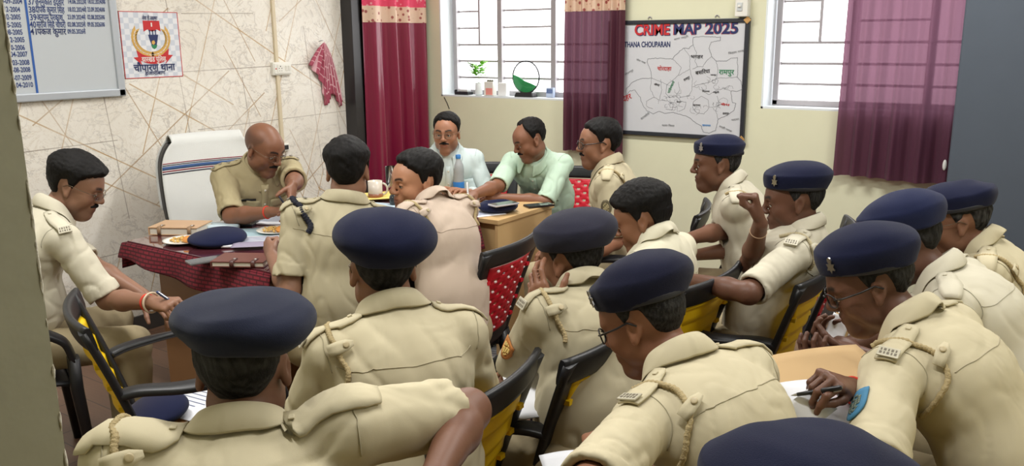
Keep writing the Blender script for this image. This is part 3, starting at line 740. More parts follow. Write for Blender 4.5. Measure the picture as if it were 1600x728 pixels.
# ------------------------------------------------------------------ the room
XW, YW, CEIL, XE = -4.56, 5.2, 2.95, 1.75
YS0, YS1 = .36, .48          # the wall with the doorway the picture is taken from
def wall_px(px, py): p = at_x(px, py, XW); return p[1], p[2]
def win_px(px, py, y=YW): p = at_y(px, py, y); return p[0], p[2]
def structure(o): o['kind'] = 'structure'; return o

def marble_mat():
    m, nt, b = new_mat('veined tile'); tc = N(nt, 'ShaderNodeTexCoord')
    sep = N(nt, 'ShaderNodeSeparateXYZ'); L(nt, tc.outputs['Object'], sep.inputs[0])
    com = N(nt, 'ShaderNodeCombineXYZ'); L(nt, sep.outputs['Y'], com.inputs['X']); L(nt, sep.outputs['Z'], com.inputs['Y'])
    def ramp(fac, stops):
        r = N(nt, 'ShaderNodeValToRGB'); e = r.color_ramp.elements
        e[0].position, e[0].color = stops[0]; e[1].position, e[1].color = stops[1]
        for s in stops[2:]: q = e.new(s[0]); q.color = s[1]
        L(nt, fac, r.inputs['Fac']); return r
    W1, B0 = (1, 1, 1, 1), (0, 0, 0, 1)
    masks = []
    def mth(op, a_, b_=None, c_=None):
        n = N(nt, 'ShaderNodeMath', operation=op)
        for i, v in enumerate((a_, b_, c_)):
            if v is None: continue
            if isinstance(v, (int, float)): n.inputs[i].default_value = v
            else: L(nt, v, n.inputs[i])
        return n.outputs[0]
    def linefam(rot, f, wd, seed, keep):
        """straight inlay lines in one direction: one line per band, broken into segments"""
        mp = N(nt, 'ShaderNodeMapping'); mp.inputs['Rotation'].default_value = (0, 0, rot); mp.inputs['Location'].default_value = (seed*1.7, seed*.9, 0); L(nt, com.outputs[0], mp.inputs['Vector'])
        sp = N(nt, 'ShaderNodeSeparateXYZ'); L(nt, mp.outputs[0], sp.inputs[0]); u = mth('MULTIPLY', sp.outputs['X'], f); cell = mth('FLOOR', u); fr = mth('FRACT', u)
        w1_ = N(nt, 'ShaderNodeTexWhiteNoise', noise_dimensions='1D'); L(nt, mth('ADD', cell, seed), w1_.inputs['W']); pos = mth('MULTIPLY_ADD', w1_.outputs['Value'], .7, .15)
        seg = mth('FLOOR', mth('ADD', mth('MULTIPLY', sp.outputs['Y'], 1.9), mth('MULTIPLY', w1_.outputs['Value'], 7.)))
        cv = N(nt, 'ShaderNodeCombineXYZ'); L(nt, cell, cv.inputs['X']); L(nt, seg, cv.inputs['Y']); cv.inputs['Z'].default_value = seed
        w2_ = N(nt, 'ShaderNodeTexWhiteNoise', noise_dimensions='3D'); L(nt, cv.outputs[0], w2_.inputs['Vector']); on = mth('LESS_THAN', w2_.outputs['Value'], keep)
        ln = mth('LESS_THAN', mth('ABSOLUTE', mth('SUBTRACT', fr, pos)), wd*f); return mth('MULTIPLY', ln, on)
    fams = [linefam(r, f, wd, sd, kp) for r, f, wd, sd, kp in ((.35, 3.2, .0030, 1., .62), (.95, 2.8, .0036, 2., .6), (1.55, 2.3, .0026, 3., .55), (2.1, 3.0, .0036, 4., .62), (2.65, 2.8, .0030, 5., .6), (-.1, 2.2, .0026, 6., .5))]
    masks = [mth('MAXIMUM', fams[0], fams[3]), mth('MAXIMUM', fams[1], fams[4]), mth('MAXIMUM', fams[2], fams[5])]
    n1 = N(nt, 'ShaderNodeTexNoise', Scale=4.2, Detail=8.0, Roughness=.65, Distortion=1.6); L(nt, com.outputs[0], n1.inputs['Vector'])
    vein = ramp(n1.outputs['Fac'], [(.475, B0), (.50, W1), (.525, B0)])
    n4 = N(nt, 'ShaderNodeTexNoise', Scale=9., Detail=8.0, Roughness=.65, Distortion=2.4); L(nt, com.outputs[0], n4.inputs['Vector'])
    vein2 = ramp(n4.outputs['Fac'], [(.48, B0), (.50, W1), (.52, B0)])
    n2 = N(nt, 'ShaderNodeTexNoise', Scale=1.7, Detail=3.0); L(nt, com.outputs[0], n2.inputs['Vector'])
    base = ramp(n2.outputs['Fac'], [(.3, srgb(230, 224, 214)), (.65, srgb(242, 238, 230))])
    cur = base.outputs['Color']
    n3 = N(nt, 'ShaderNodeTexNoise', Scale=2.3, Detail=2.0); L(nt, com.outputs[0], n3.inputs['Vector'])
    pat = ramp(n3.outputs['Fac'], [(.40, (.6, .6, .6, 1)), (.58, W1)])
    def over(fac, col, k):
        nonlocal cur
        mm = N(nt, 'ShaderNodeMath', operation='MULTIPLY'); L(nt, fac, mm.inputs[0]); mm.inputs[1].default_value = k
        m2 = N(nt, 'ShaderNodeMath', operation='MULTIPLY'); L(nt, mm.outputs[0], m2.inputs[0]); L(nt, pat.outputs['Color'], m2.inputs[1])
        x = N(nt, 'ShaderNodeMix', data_type='RGBA'); L(nt, m2.outputs[0], x.inputs[0]); L(nt, cur, x.inputs[6]); x.inputs[7].default_value = col; cur = x.outputs[2]
    over(vein.outputs['Color'], srgb(158, 150, 144), .5); over(vein2.outputs['Color'], srgb(190, 172, 148), .45)
    over(masks[0], srgb(184, 150, 100), .85); over(masks[1], srgb(172, 142, 104), .8); over(masks[2], srgb(140, 126, 112), .75)
    L(nt, cur, b.inputs['Base Color']); b.inputs['Roughness'].default_value = .32; b.inputs['Specular IOR Level'].default_value = .3
    return m
m_marble = marble_mat()
m_wall = mat('pale yellow wall paint', srgb(224, 223, 194), .75, bump=(40., .08, .004), vary=.03)
m_white = mat('white paint', srgb(232, 232, 228), .7)
m_ceil = mat('ceiling paint', srgb(232, 230, 222), .85)
m_reveal = mat('white window reveal', srgb(226, 232, 236), .6)
m_jamb = mat('black granite', srgb(40, 38, 40), .35)
m_plaster = mat('weathered grey green plaster', srgb(172, 170, 148), .85, bump=(22., .14, .008), vary=.08)
m_chip = mat('bare plaster', srgb(210, 205, 190), .9, bump=(60., .6, .01))
m_skirt = mat('dark grey skirting', srgb(70, 66, 64), .6, bump=(30., .3, .006), vary=.15)
m_steel = mat('window steel', srgb(172, 168, 172), .5, .2, bump=(70., .25, .003))
m_blue = mat('blue grey paint', srgb(74, 82, 94), .7, bump=(25., .1, .004), vary=.05)
def floor_mat():
    m, nt, b = new_mat('brown floor tiles'); tc = N(nt, 'ShaderNodeTexCoord')
    mp = N(nt, 'ShaderNodeMapping'); mp.inputs['Scale'].default_value = (1, 1, 1); L(nt, tc.outputs['Object'], mp.inputs['Vector'])
    br = N(nt, 'ShaderNodeTexBrick', offset=.5); br.inputs['Scale'].default_value = 1.; br.inputs['Brick Width'].default_value = .6; br.inputs['Row Height'].default_value = .15; br.inputs['Mortar Size'].default_value = .003
    br.inputs['Color1'].default_value = srgb(128, 98, 80); br.inputs['Color2'].default_value = srgb(112, 84, 68); br.inputs['Mortar'].default_value = srgb(84, 66, 56); L(nt, mp.outputs['Vector'], br.inputs['Vector'])
    m2 = N(nt, 'ShaderNodeMapping'); m2.inputs['Scale'].default_value = (2, 30, 1); L(nt, tc.outputs['Object'], m2.inputs['Vector'])
    no = N(nt, 'ShaderNodeTexNoise', Scale=2.0, Detail=5.0); L(nt, m2.outputs['Vector'], no.inputs['Vector'])
    mr = N(nt, 'ShaderNodeMapRange'); mr.inputs['To Min'].default_value = .8; mr.inputs['To Max'].default_value = 1.2; L(nt, no.outputs['Fac'], mr.inputs['Value'])
    hs = N(nt, 'ShaderNodeHueSaturation'); L(nt, br.outputs['Color'], hs.inputs['Color']); L(nt, mr.outputs['Result'], hs.inputs['Value']); L(nt, hs.outputs['Color'], b.inputs['Base Color'])
    b.inputs['Roughness'].default_value = .38
    return m
def boxob(name, lo, hi, m, bevel=0., st=True, parent=None):
    c = [(a+b)/2 for a, b in zip(lo, hi)]; s = [b-a for a, b in zip(lo, hi)]
    o = MB().box(c, s, None, bevel).build(name, m, parent)
    if st and parent is None: structure(o)
    return o
boxob('floor', (XW-.3, -1.6, -.10), (XE+.2, YW+.25, 0), floor_mat())
boxob('ceiling', (XW-.3, -1.6, CEIL), (XE+.2, YW+.25, CEIL+.1), m_ceil)
# marble wall (west) with the curtained doorway at its far end
DY0 = 4.445
mb = MB(); mb.box((XW-.1, (YS1+DY0)/2, CEIL/2), (.2, DY0-YS1, CEIL)); mb.box((XW-.1, (DY0+YW)/2, (2.25+CEIL)/2), (.2, YW-DY0, CEIL-2.25)); mb.build('wall_west', m_marble)['kind'] = 'structure'
mb = MB(); mb.box((XW+.005, DY0+.035, 1.16), (.20, .085, 2.32), None, .004); mb.box((XW+.005, (DY0+YW)/2, 2.30), (.22, YW-DY0-.01, .10)); dj = mb.build('trim_1', m_jamb); structure(dj)
mb = MB(); mb.box((XW-.17, (DY0+YW)/2, 1.12), (.04, YW-DY0, 2.24)); door = mb.build('door_1', mat('dark door leaf', srgb(58, 40, 34), .6)); structure(door)
for zc in (.6, 1.6): MB().box((XW-.145, (DY0+YW)/2+.03, zc), (.012, .42, .7), None, .004).build('door_panel', door.data.materials[0], door)
# window wall (north): pieces round two openings
WZ0, WZ1, TH = 1.252, 2.40, .20
W1A, W1B, W2A, W2B = win_px(688, 80)[0], -2.78, win_px(1193, 90)[0], -.42
mb = MB()
for x0, x1, z0, z1 in ((XW-.2, XE+.2, 0, WZ0), (XW-.2, XE+.2, WZ1, CEIL), (XW-.2, W1A, WZ0, WZ1), (W1B, W2A, WZ0, WZ1), (W2B, XE+.2, WZ0, WZ1)):
    mb.box(((x0+x1)/2, YW+TH/2, (z0+z1)/2), (x1-x0, TH, z1-z0))
structure(mb.build('wall_north', m_wall))
structure(MB().box((W1B+(W2A-W1B)/2-(1.2), YW-.0005, .3), (.01, .001, .01)).build('trim_2', m_wall)) if False else None
boxob('baseboard_north', (XW, YW-.015, 0), (XE, YW, .115), m_skirt, .003)
boxob('baseboard_west', (XW, YS1, 0), (XW+.015, DY0, .10), m_skirt, .003)
boxob('wall_east', (XE, -1.6, 0), (XE+.2, YW+.2, CEIL), m_wall)
# doorway wall (south), seen edge-on at the picture's left
pe = at_d(55, 364, .98)   # far arris of the doorway
JX = pe[0]; YS0, YS1 = pe[1]-.26, pe[1]
mb = MB(); mb.box(((XW-.2+JX)/2, (YS0+YS1)/2, CEIL/2), (JX-XW+.2, YS1-YS0, CEIL)); structure(mb.build('wall_south', m_plaster))
boxob('wall_south_right', (.62, YS0, 0), (XE, YS1, CEIL), m_plaster)
rg = random.Random(4); mb = MB()
pts = [(JX-.001+rg.uniform(-.0015, .0015), YS1-.001, z) for z in np.arange(0, 2.9, .012)]; mb.tube(pts, [rg.uniform(.0006, .0028) for _ in pts], 5); structure(mb.build('trim_3', m_chip))
for z in (1.30, 1.12, .98):
    pass
boxob('wall_corridor', (XW-.2, -1.6, 0), (XE+.2, -1.5, CEIL), m_plaster)
boxob('wall_corridor_west', (XW-.3, -1.6, 0), (XW-.2, YS1, CEIL), m_plaster)
# windows -------------------------------------------------------------
def window(name, xa, xb, mull, bars, shortbars, vshort):
    yf = YW+.155
    mb = MB(); d = .012
    mb.box(((xa+xb)/2, YW+TH/2, WZ0+.006), (xb-xa, TH+.0, .012)); mb.box((xa+.006, YW+TH/2, (WZ0+WZ1)/2), (.012, TH, WZ1-WZ0)); mb.box((xb-.006, YW+TH/2, (WZ0+WZ1)/2), (.012, TH, WZ1-WZ0))
    mb.box(((xa+xb)/2, YW+TH/2, WZ1-.006), (xb-xa, TH, .012))
    root = mb.build(name, m_reveal); structure(root)
    mb = MB(); e = .035
    for x in (xa+.025+e/2, xb-.025-e/2): mb.box((x, yf, (WZ0+WZ1)/2), (e, .05, WZ1-WZ0-.03), None, .004)
    for z in (WZ0+.03, WZ1-.03): mb.box(((xa+xb)/2, yf, z), (xb-xa-.05, .05, e), None, .004)
    for x in mull: mb.box((x, yf, (WZ0+WZ1)/2), (.042, .05, WZ1-WZ0-.04), None, .004)
    mb.build('window_frame', m_steel, root)
    mb = MB()
    for z in bars: mb.box(((xa+xb)/2, yf+.01, z), (xb-xa-.06, .014, .016), None, .003)
    for (x0, x1, z) in shortbars: mb.box(((x0+x1)/2, yf+.01, z), (x1-x0, .014, .014), None, .003)
    for (x, z0, z1) in vshort: mb.box((x, yf+.01, (z0+z1)/2), (.018, .018, z1-z0), None, .003)
    mb.build('window_grille', m_steel, root)
yf = YW+.155
zb = [win_px(740, y, yf)[1] for y in (121, 95.5)]; zt = win_px(740, 70, yf)[1]; stp = zb[1]-zb[0]
mul = [win_px(783, 60, yf)[0], win_px(867, 60, yf)[0]]
xv = win_px(748, 35, yf)[0]
window('window_1', W1A, W1B, mul, zb+[zt]+[zt+stp*4+stp*k*1. for k in range(0, 6)], [(W1A+.06, xv, zt+stp), (W1A+.06, xv, zt+2*stp), (W1A+.06, xv, zt+3*stp), (mul[0], mul[1], zt+stp*1.02), (mul[0], mul[1], zt+2*stp), (mul[0], mul[1], zt+3*stp)], [(xv, zt, zt+4*stp)])
z2 = [win_px(1260, y, yf)[1] for y in (131.5, 99.5)]; zt2 = win_px(1260, 66.5, yf)[1]; s2 = z2[1]-z2[0]
xv2 = win_px(1283, 30, yf)[0]; m2 = [win_px(1336, 60, yf)[0], win_px(1336, 60, yf)[0]+.42]
window('window_2', W2A, W2B, m2, z2+[zt2]+[zt2+4*s2+s2*k for k in range(0, 6)], [(W2A+.06, xv2, zt2+s2), (W2A+.06, xv2, zt2+2*s2), (W2A+.06, xv2, zt2+3*s2), (m2[0], m2[1], zt2+s2), (m2[0], m2[1], zt2+2*s2)], [(xv2, zt2, zt2+4*s2)])
# curtains -------------------------------------------------------------
def curtain_mat(name, col, trans, rough=.42, alpha=None):
    m, nt, b = new_mat(name); out = nt.nodes['Material Output']; b.inputs['Base Color'].default_value = col; b.inputs['Roughness'].default_value = rough; b.inputs['Sheen Weight'].default_value = .12; b.inputs['Specular IOR Level'].default_value = .5
    tc = N(nt, 'ShaderNodeTexCoord'); mp = N(nt, 'ShaderNodeMapping'); mp.inputs['Scale'].default_value = (260, 260, 40); L(nt, tc.outputs['Object'], mp.inputs['Vector'])
    no = N(nt, 'ShaderNodeTexNoise', Scale=1.0, Detail=2.0); L(nt, mp.outputs['Vector'], no.inputs['Vector']); bp = N(nt, 'ShaderNodeBump', Strength=.2, Distance=.002); L(nt, no.outputs['Fac'], bp.inputs['Height']); L(nt, bp.outputs['Normal'], b.inputs['Normal'])
    if trans:
        t = N(nt, 'ShaderNodeBsdfTranslucent'); t.inputs['Color'].default_value = (.21, .105, .155, 1); x = N(nt, 'ShaderNodeMixShader'); x.inputs[0].default_value = trans; L(nt, b.outputs[0], x.inputs[1]); L(nt, t.outputs[0], x.inputs[2])
        # the open weave lets part of the light straight through
        tr = N(nt, 'ShaderNodeBsdfTransparent'); tr.inputs['Color'].default_value = (.85, .5, .64, 1); x2 = N(nt, 'ShaderNodeMixShader'); x2.inputs[0].default_value = alpha or .0; L(nt, x.outputs[0], x2.inputs[1]); L(nt, tr.outputs[0], x2.inputs[2]); L(nt, x2.outputs[0], out.inputs['Surface'])
    return m
def band_mat(name, c1, c2, sc, lo=.35):
    m, nt, b = new_mat(name); tc = N(nt, 'ShaderNodeTexCoord'); v = N(nt, 'ShaderNodeTexVoronoi', Scale=sc); L(nt, tc.outputs['Object'], v.inputs['Vector'])
    r = N(nt, 'ShaderNodeValToRGB'); e = r.color_ramp.elements; e[0].position = lo; e[0].color = c2; e[1].position = lo+.12; e[1].color = c1; L(nt, v.outputs['Distance'], r.inputs['Fac']); L(nt, r.outputs['Color'], b.inputs['Base Color']); b.inputs['Roughness'].default_value = .5
    return m
m_gold_band = band_mat('beige border with tree motifs', srgb(214, 184, 160), srgb(150, 70, 66), 26., .22)
m_pink_band = band_mat('pink band with tree motifs', srgb(214, 52, 92), srgb(226, 150, 160), 30., .20)
def curtain(name, A, Bp, ztop, zbot, nfold, amp, m, zband, label, nrm_v, seed, flare=0., mgold=None, mpink=None):
    """A, Bp: ends (x, y) at the top; nrm_v: direction into the room"""
    A, Bp = np.array(A, float), np.array(Bp, float); rg = np.random.RandomState(seed); ph = rg.uniform(0, 6.28, 4); nu, nv = 150, 40
    def pt(u, z, off=0.):
        t = (ztop-z)/(ztop-zbot); uu = u+.012*math.sin(9*u+3*t+ph[0])*t
        g = math.sin(2*math.pi*nfold*uu+ph[1]+.7*math.sin(2*math.pi*1.3*uu+ph[2])+.5*t*math.sin(5*u+ph[3]))
        g = math.copysign(abs(g)**.8, g)
        p = A+(Bp-A)*(u+(u-.5)*flare*t); o = amp*(.65+.5*t)*g+.35*amp*math.sin(2*math.pi*nfold*2.3*u+ph[2]+2*t)*t+off
        return (p[0]+nrm_v[0]*o, p[1]+nrm_v[1]*o, z+(.006*math.sin(7*u+ph[0]) if t > .98 else 0))
    mb = MB(); mb.grid([[pt(i/nu, ztop+(zbot-ztop)*j/nv) for j in range(nv+1)] for i in range(nu+1)]); root = mb.build(name, m, recalc=False)
    tag(root, label, 'curtain', None)
    z0, z1, z2_ = zband
    mb = MB(); mb.grid([[pt(i/nu, z0+(z1-z0)*j/4, .003) for j in range(5)] for i in range(nu+1)]); mb.build('border_band', mgold or m_gold_band, root, recalc=False)
    mb = MB(); mb.grid([[pt(i/nu, z1+(z2_-z1)*j/6, .003) for j in range(7)] for i in range(nu+1)]); mb.build('header_band', mpink or m_pink_band, root, recalc=False)
    d = (Bp-A)/np.linalg.norm(Bp-A); mb = MB(); a0 = A-d*.06; a1 = Bp+d*.06; mb.tube([(a0[0], a0[1], ztop-.01), (a1[0], a1[1], ztop-.01)], .011, 12); rod = mb.build(name+'_rod', m_metal()); tag(rod, {'door_curtain': 'steel rod carrying the maroon doorway curtain', 'window_curtain': 'steel rod carrying the dark curtain beside the crime map', 'sheer_curtain': 'steel rod carrying the sheer purple curtain'}[name], 'curtain rod'); rod.name = 'curtain_rod'
    return root
zb1 = wall_px(600, 36)[1]
mdoor = curtain_mat('maroon satin', srgb(124, 22, 56), 0, .27)
curtain('door_curtain', (XW+.15, 4.525), (XW+.15, 5.165), 2.28, .06, 3.6, .042, mdoor, (zb1, zb1+.115, zb1+.40), 'maroon satin curtain with pink patterned top hung over the doorway in the marble wall', (1, 0), 3)
xa, xb = win_px(884, 20, YW-.07)[0], win_px(972, 20, YW-.07)[0]; zb2 = win_px(930, 17, YW-.07)[1]; zbo = win_px(920, 237, YW-.07)[1]
curtain('window_curtain', (xa-.01, YW-.07), (xb+.015, YW-.07), 2.5, zbo, 6.5, .022, curtain_mat('dark maroon cloth', srgb(80, 26, 46), .14, .6, .012), (zb2, zb2+.10, zb2+.4), 'dark maroon pleated curtain between the left window and the crime map', (0, -1), 8, .03)
xa, xb = win_px(1318, 130, YW-.07)[0], win_px(1510, 20, YW-.07)[0]; zbo = win_px(1380, 280, YW-.07)[1]
curtain('sheer_curtain', (xa, YW-.07), (xb+.05, YW-.07), 2.5, zbo, 6., .02, curtain_mat('sheer purple maroon cloth', srgb(92, 44, 68), .34, .7, .035), (2.3, 2.4, 2.48), 'sheer purple maroon curtain over the right window, window bars showing through', (0, -1), 21, .05)
q = at_y(1476, 258, YW-.10); MB().sphere(tuple(q), .014, 12, (.8, .6, 2.2)).build('tassel', m_white, bpy.data.objects['sheer_curtain'])
# steel cupboard at the right -------------------------------------------
cx = win_px(1489, 180, 4.55)[0]
cb = empty('steel_cupboard', (cx+.5, 4.80, 0)); tag(cb, 'tall dark blue grey steel cupboard against the window wall', 'cupboard')
MB().box((0, 0, 1.02), (1.0, .48, 1.96), None, .012).build('body', m_blue, cb)
for x in (-.25, .25):
    d_ = MB().box((x, -.247, 1.04), (.487, .016, 1.86), None, .004).build('door', m_blue, cb)
    MB().box((x-math.copysign(.20, x), -.268, 1.05), (.018, .026, .16), None, .004).build('handle', m_metal(), d_)
MB().box((0, 0, .03), (.96, .44, .06)).build('plinth', m_skirt, cb)
# ------------------------------------------------------------------ things on the walls
WROT = Matrix(((0, 0, 1), (1, 0, 0), (0, 1, 0)))   # text x -> +y, text y -> +z, facing +x
NROT = Matrix(((1, 0, 0), (0, 0, -1), (0, 1, 0)))  # text x -> +x, text y -> +z, facing -y
m_navyink = mat('navy lettering', srgb(34, 58, 120), .6); m_black = mat('black ink', srgb(36, 34, 38), .6); m_red = mat('red ink', srgb(196, 40, 44), .6); m_green = mat('green ink', srgb(40, 130, 84), .6)
m_grey = mat('grey ink', srgb(132, 134, 138), .7); m_ink2 = mat('dark blue ink', srgb(30, 44, 96), .6); m_bluel = mat('light blue ink', srgb(70, 140, 205), .6); m_gld = mat('golden yellow print', srgb(216, 172, 92), .6)
def wtext(body, px, py, h, m, parent, plane='w', off=.0015, bold=0., width=None, rot=0., align='LEFT', name='lettering', y=None):
    """text with its baseline start at pixel (px, py) of the wall plane; h = letter size; width in metres squeezes it"""
    me = text_mesh(body, h, align, bold*h, .0003)
    if width:
        xs = [v.co.x for v in me.vertices]; w0 = max(xs)-min(xs); k = width/max(w0, 1e-6)
        for v in me.vertices: v.co.x *= k
    if plane == 'w': p = at_x(px, py, XW+off); R = WROT
    else: p = at_y(px, py, (YW if y is None else y)-off); R = NROT
    o = link(name, me, m, None); mt = R.to_4x4() @ Matrix.Rotation(rot, 4, 'Z'); mt.translation = Vector(p)
    if parent is not None: o.parent = parent; o.matrix_world = mt; o.matrix_parent_inverse = Matrix.Identity(4); o.matrix_local = parent.matrix_world.inverted() @ mt
    else: o.matrix_world = mt
    return o
def wpoly(mbp, pts, m=None, plane='w', off=.002, z=.0004):
    pass
# officers' list board
yR, zB = wall_px(193, 149.5); yL = 1.25; zT = 2.55
bd = empty('notice_board', (0, 0, 0)); tag(bd, 'aluminium framed white board of blue handwritten names and dates on the marble wall', 'board')
m_alu = mat('brushed aluminium', srgb(186, 192, 200), .4, .3)
MB().box((XW+.012, (yL+yR)/2, (zB+zT)/2), (.016, yR-yL-.02, zT-zB-.02)).build('panel', mat('white board surface', srgb(196, 202, 208), .35, spec=.3), bd)
mb = MB(); fwid = .042
for c, s in (((XW+.016, (yL+yR)/2, zB+fwid/2), (.03, yR-yL, fwid)), ((XW+.016, (yL+yR)/2, zT-fwid/2), (.03, yR-yL, fwid)), ((XW+.016, yL+fwid/2, (zB+zT)/2), (.03, fwid, zT-zB)), ((XW+.016, yR-fwid/2, (zB+zT)/2), (.03, fwid, zT-zB))): mb.box(c, s, None, .006)
mb.build('frame', m_alu, bd)
y0, z0 = wall_px(56, 146); MB().box((XW+.0215, y0-.002, (z0+zT)/2), (.002, .011, zT-z0)).build('ruled_line', mat('blue ruled line', srgb(44, 92, 170), .6), bd)
OFF = .0215
rows = [('37', 'जन्मुकांत इंदवार', '14.06.2022से', '18.02.2024तक', 44, 5, 1), ('38', 'दीपक कुमार सिंह', '18.02.2024से', '23.09.2024तक', 45, 17.5, 0), ('39', 'अनुपम प्रकाश', '23.09.2024से', '02.08.2025तक', 47, 29.5, 0), ('40', 'सरोज सिंह चौधरी', '02.08.2025से', '09.05.2026तक', 47, 41, 0), ('41', 'पंकज कुमार', '09.05.2026से', '', 48, 52, 0)]
def fixd(s): # place the short-i sign before its consonant, as it is written
    out = []
    for ch in s:
        if ch == 'ि' and out: out.insert(len(out)-1, ch)
        else: out.append(ch)
    return ''.join(out)
for n, nm, d1, d2, x, y, _ in rows:
    bo = .012 if n != '41' else .016; mi = m_navyink if n != '41' else m_ink2
    wtext(n, x, y+2, .044, mi, bd, off=OFF, bold=bo, width=.032); wtext(fixd(nm), x+11, y+2, .046, mi, bd, off=OFF, bold=bo, width=.150 if n != '39' else .135)
    wtext(d1, 106, y+.5, .034, m_navyink, bd, off=OFF, bold=.014, width=.098)
    if d2: wtext(d2, 137, y+.5, .034, m_navyink, bd, off=OFF, bold=.014, width=.098)
for t, x, y in (('30-09-2004', 0, 3), ('27-12-2004', -3, 16), ('03-02-2005', -2, 28), ('04-05-2005', -1, 40.5), ('06-08-2005', 1, 52), ('18-12-2005', 3, 64), ('07-10-2006', 5, 76.5), ('10-04-2007', 8, 87), ('10-03-2008', 11, 100), ('06-08-2008', 14, 111.5), ('29-07-2009', 16, 124), ('18-04-2010', 17, 135.5)):
    wtext(t, x-2, y+2, .036, m_navyink, bd, off=OFF, bold=.014, width=.112)
# police station poster
pyL, pzT = wall_px(184.3, 17.1); pyR, _ = wall_px(285.7, 119.7); _, pzB = wall_px(194.6, 123.4); pyL2 = wall_px(194.6, 123.4)[0]
ps = empty('emblem_poster', (XW, (pyL+pyR)/2, (pzT+pzB)/2)); tag(ps, 'square red edged poster with a police emblem and blue Hindi lettering', 'poster')
PW, PH = pyR-(pyL+pyL2)/2, pzT-pzB
ps.location = (XW, (pyR+(pyL+pyL2)/2)/2, (pzT+pzB)/2); bpy.context.view_layer.update()
def chk():
    m, nt, b = new_mat('checked poster paper'); tc = N(nt, 'ShaderNodeTexCoord'); mp = N(nt, 'ShaderNodeMapping'); mp.inputs['Location'].default_value = (.5, .5, .5); L(nt, tc.outputs['Object'], mp.inputs['Vector']); c = N(nt, 'ShaderNodeTexChecker', Scale=1/.031); c.inputs['Color1'].default_value = srgb(228, 230, 236); c.inputs['Color2'].default_value = srgb(204, 210, 222); L(nt, mp.outputs['Vector'], c.inputs['Vector']); L(nt, c.outputs['Color'], b.inputs['Base Color']); b.inputs['Roughness'].default_value = .4; return m
MB().box((.0015, 0, 0), (.003, PW, PH)).build('sheet', chk(), ps)
mb = MB(); e = .004
for c, s in (((.0025, 0, PH/2-e/2), (.003, PW, e)), ((.0025, 0, -PH/2+e/2), (.003, PW, e)), ((.0025, PW/2-e/2, 0), (.003, e, PH)), ((.0025, -PW/2+e/2, 0), (.003, e, PH))): mb.box(c, s)
mb.build('border', m_red, ps)
def flat(polys, m, name, z=.003, d=.0012):
    """polygons in poster units: x 0..1 to the right, y 0..1 downwards"""
    mb = MB()
    for k, pl in enumerate(polys): mb.prism([((x-.5)*PW, (.5-y)*PH) for x, y in pl], d, WROT.to_4x4() @ Matrix.Translation((0, 0, z)))
    return mb.build(name, m, ps)
leaf = []
for sd in (-1, 1):
    for k in range(11):
        t = -.55+k*.205; a = math.pi/2+sd*(math.pi/2-t) if False else t
        cx_, cy_ = .5+sd*.285*math.cos(a), .40+.245*math.sin(a)
        for off, da in ((.028, .5), (-.028, -.5)):
            px_, py_ = cx_+sd*off*math.cos(a), cy_+off*math.sin(a)*.9; ang = a-math.pi/2+da*.7
            dx, dy = sd*math.cos(ang)*.052, math.sin(ang)*.052; nx, ny = -dy*.42, dx*.42
            leaf.append([(px_-dx, py_-dy), (px_-dx*.2+nx, py_-dy*.2+ny), (px_+dx, py_+dy), (px_-dx*.2-nx, py_-dy*.2-ny)])
flat(leaf, m_gld, 'wheat_wreath')
flat([[(.385, .135), (.665, .135), (.675, .295), (.61, .265), (.53, .30), (.45, .265), (.385, .30)]], m_red, 'red_pennant')
flat([[(.515, .165), (.535, .165), (.535, .225), (.515, .225)]], m_white, 'pennant_mark', .0045)
flat([[(.455, .345), (.625, .345), (.605, .43), (.585, .50), (.50, .50), (.475, .43)]]+[[(x-.02, .275), (x+.02, .275), (x+.008, .30), (x+.008, .345), (x-.008, .345), (x-.008, .30)] for x in (.485, .535, .585)], m_ink2, 'shield')
flat([[(.49, .50), (.595, .50), (.575, .545), (.54, .565), (.505, .545)]], m_green, 'shield_tip'); flat([[(.505, .44), (.545, .43), (.56, .47), (.53, .50), (.50, .48)]], m_gld, 'shield_lion', .0045)
rib = lambda t0, t1, y, h, c: [(t0+(t1-t0)*k/8, y+c*(1-((k-4)/4)**2)) for k in range(9)]+[(t1-(t1-t0)*k/8, y+h+c*(1-((k-4)/4)**2)) for k in range(9)]
flat([rib(.30, .72, .63, .115, .045)], m_red, 'ribbon', .004); flat([[(.17, .685), (.25, .68), (.23, .575), (.34, .65), (.34, .76), (.28, .735), (.31, .81)]], m_red, 'ribbon_tail', .0032); flat([[(.85, .66), (.77, .655), (.79, .555), (.68, .64), (.68, .755), (.74, .73), (.70, .80)]], m_red, 'ribbon_tail', .0032)
def ptext(body, x, y, h, m, width, bold=0., z=.0055):
    me = text_mesh(fixd(body), h, 'CENTER', bold*h, .0003); xs = [v.co.x for v in me.vertices]; k = width/(max(xs)-min(xs)); mid = (max(xs)+min(xs))/2
    for v in me.vertices: v.co.x = (v.co.x-mid)*k
    o = link('lettering', me, m, ps); mt = WROT.to_4x4(); mt.translation = Vector((z, (x-.5)*PW, (.5-y)*PH)); o.matrix_local = mt
ptext('झारखंड पुलिस', .51, .755, .042, m_white, .155, .012); ptext('सेवा ही लक्ष्य', .51, .125, .032, m_ink2, .095, .012); ptext('चौपारण थाना', .51, .895, .058, m_ink2, .265, .02); ptext('हजारीबाग', .51, .955, .030, m_ink2, .13, .012)
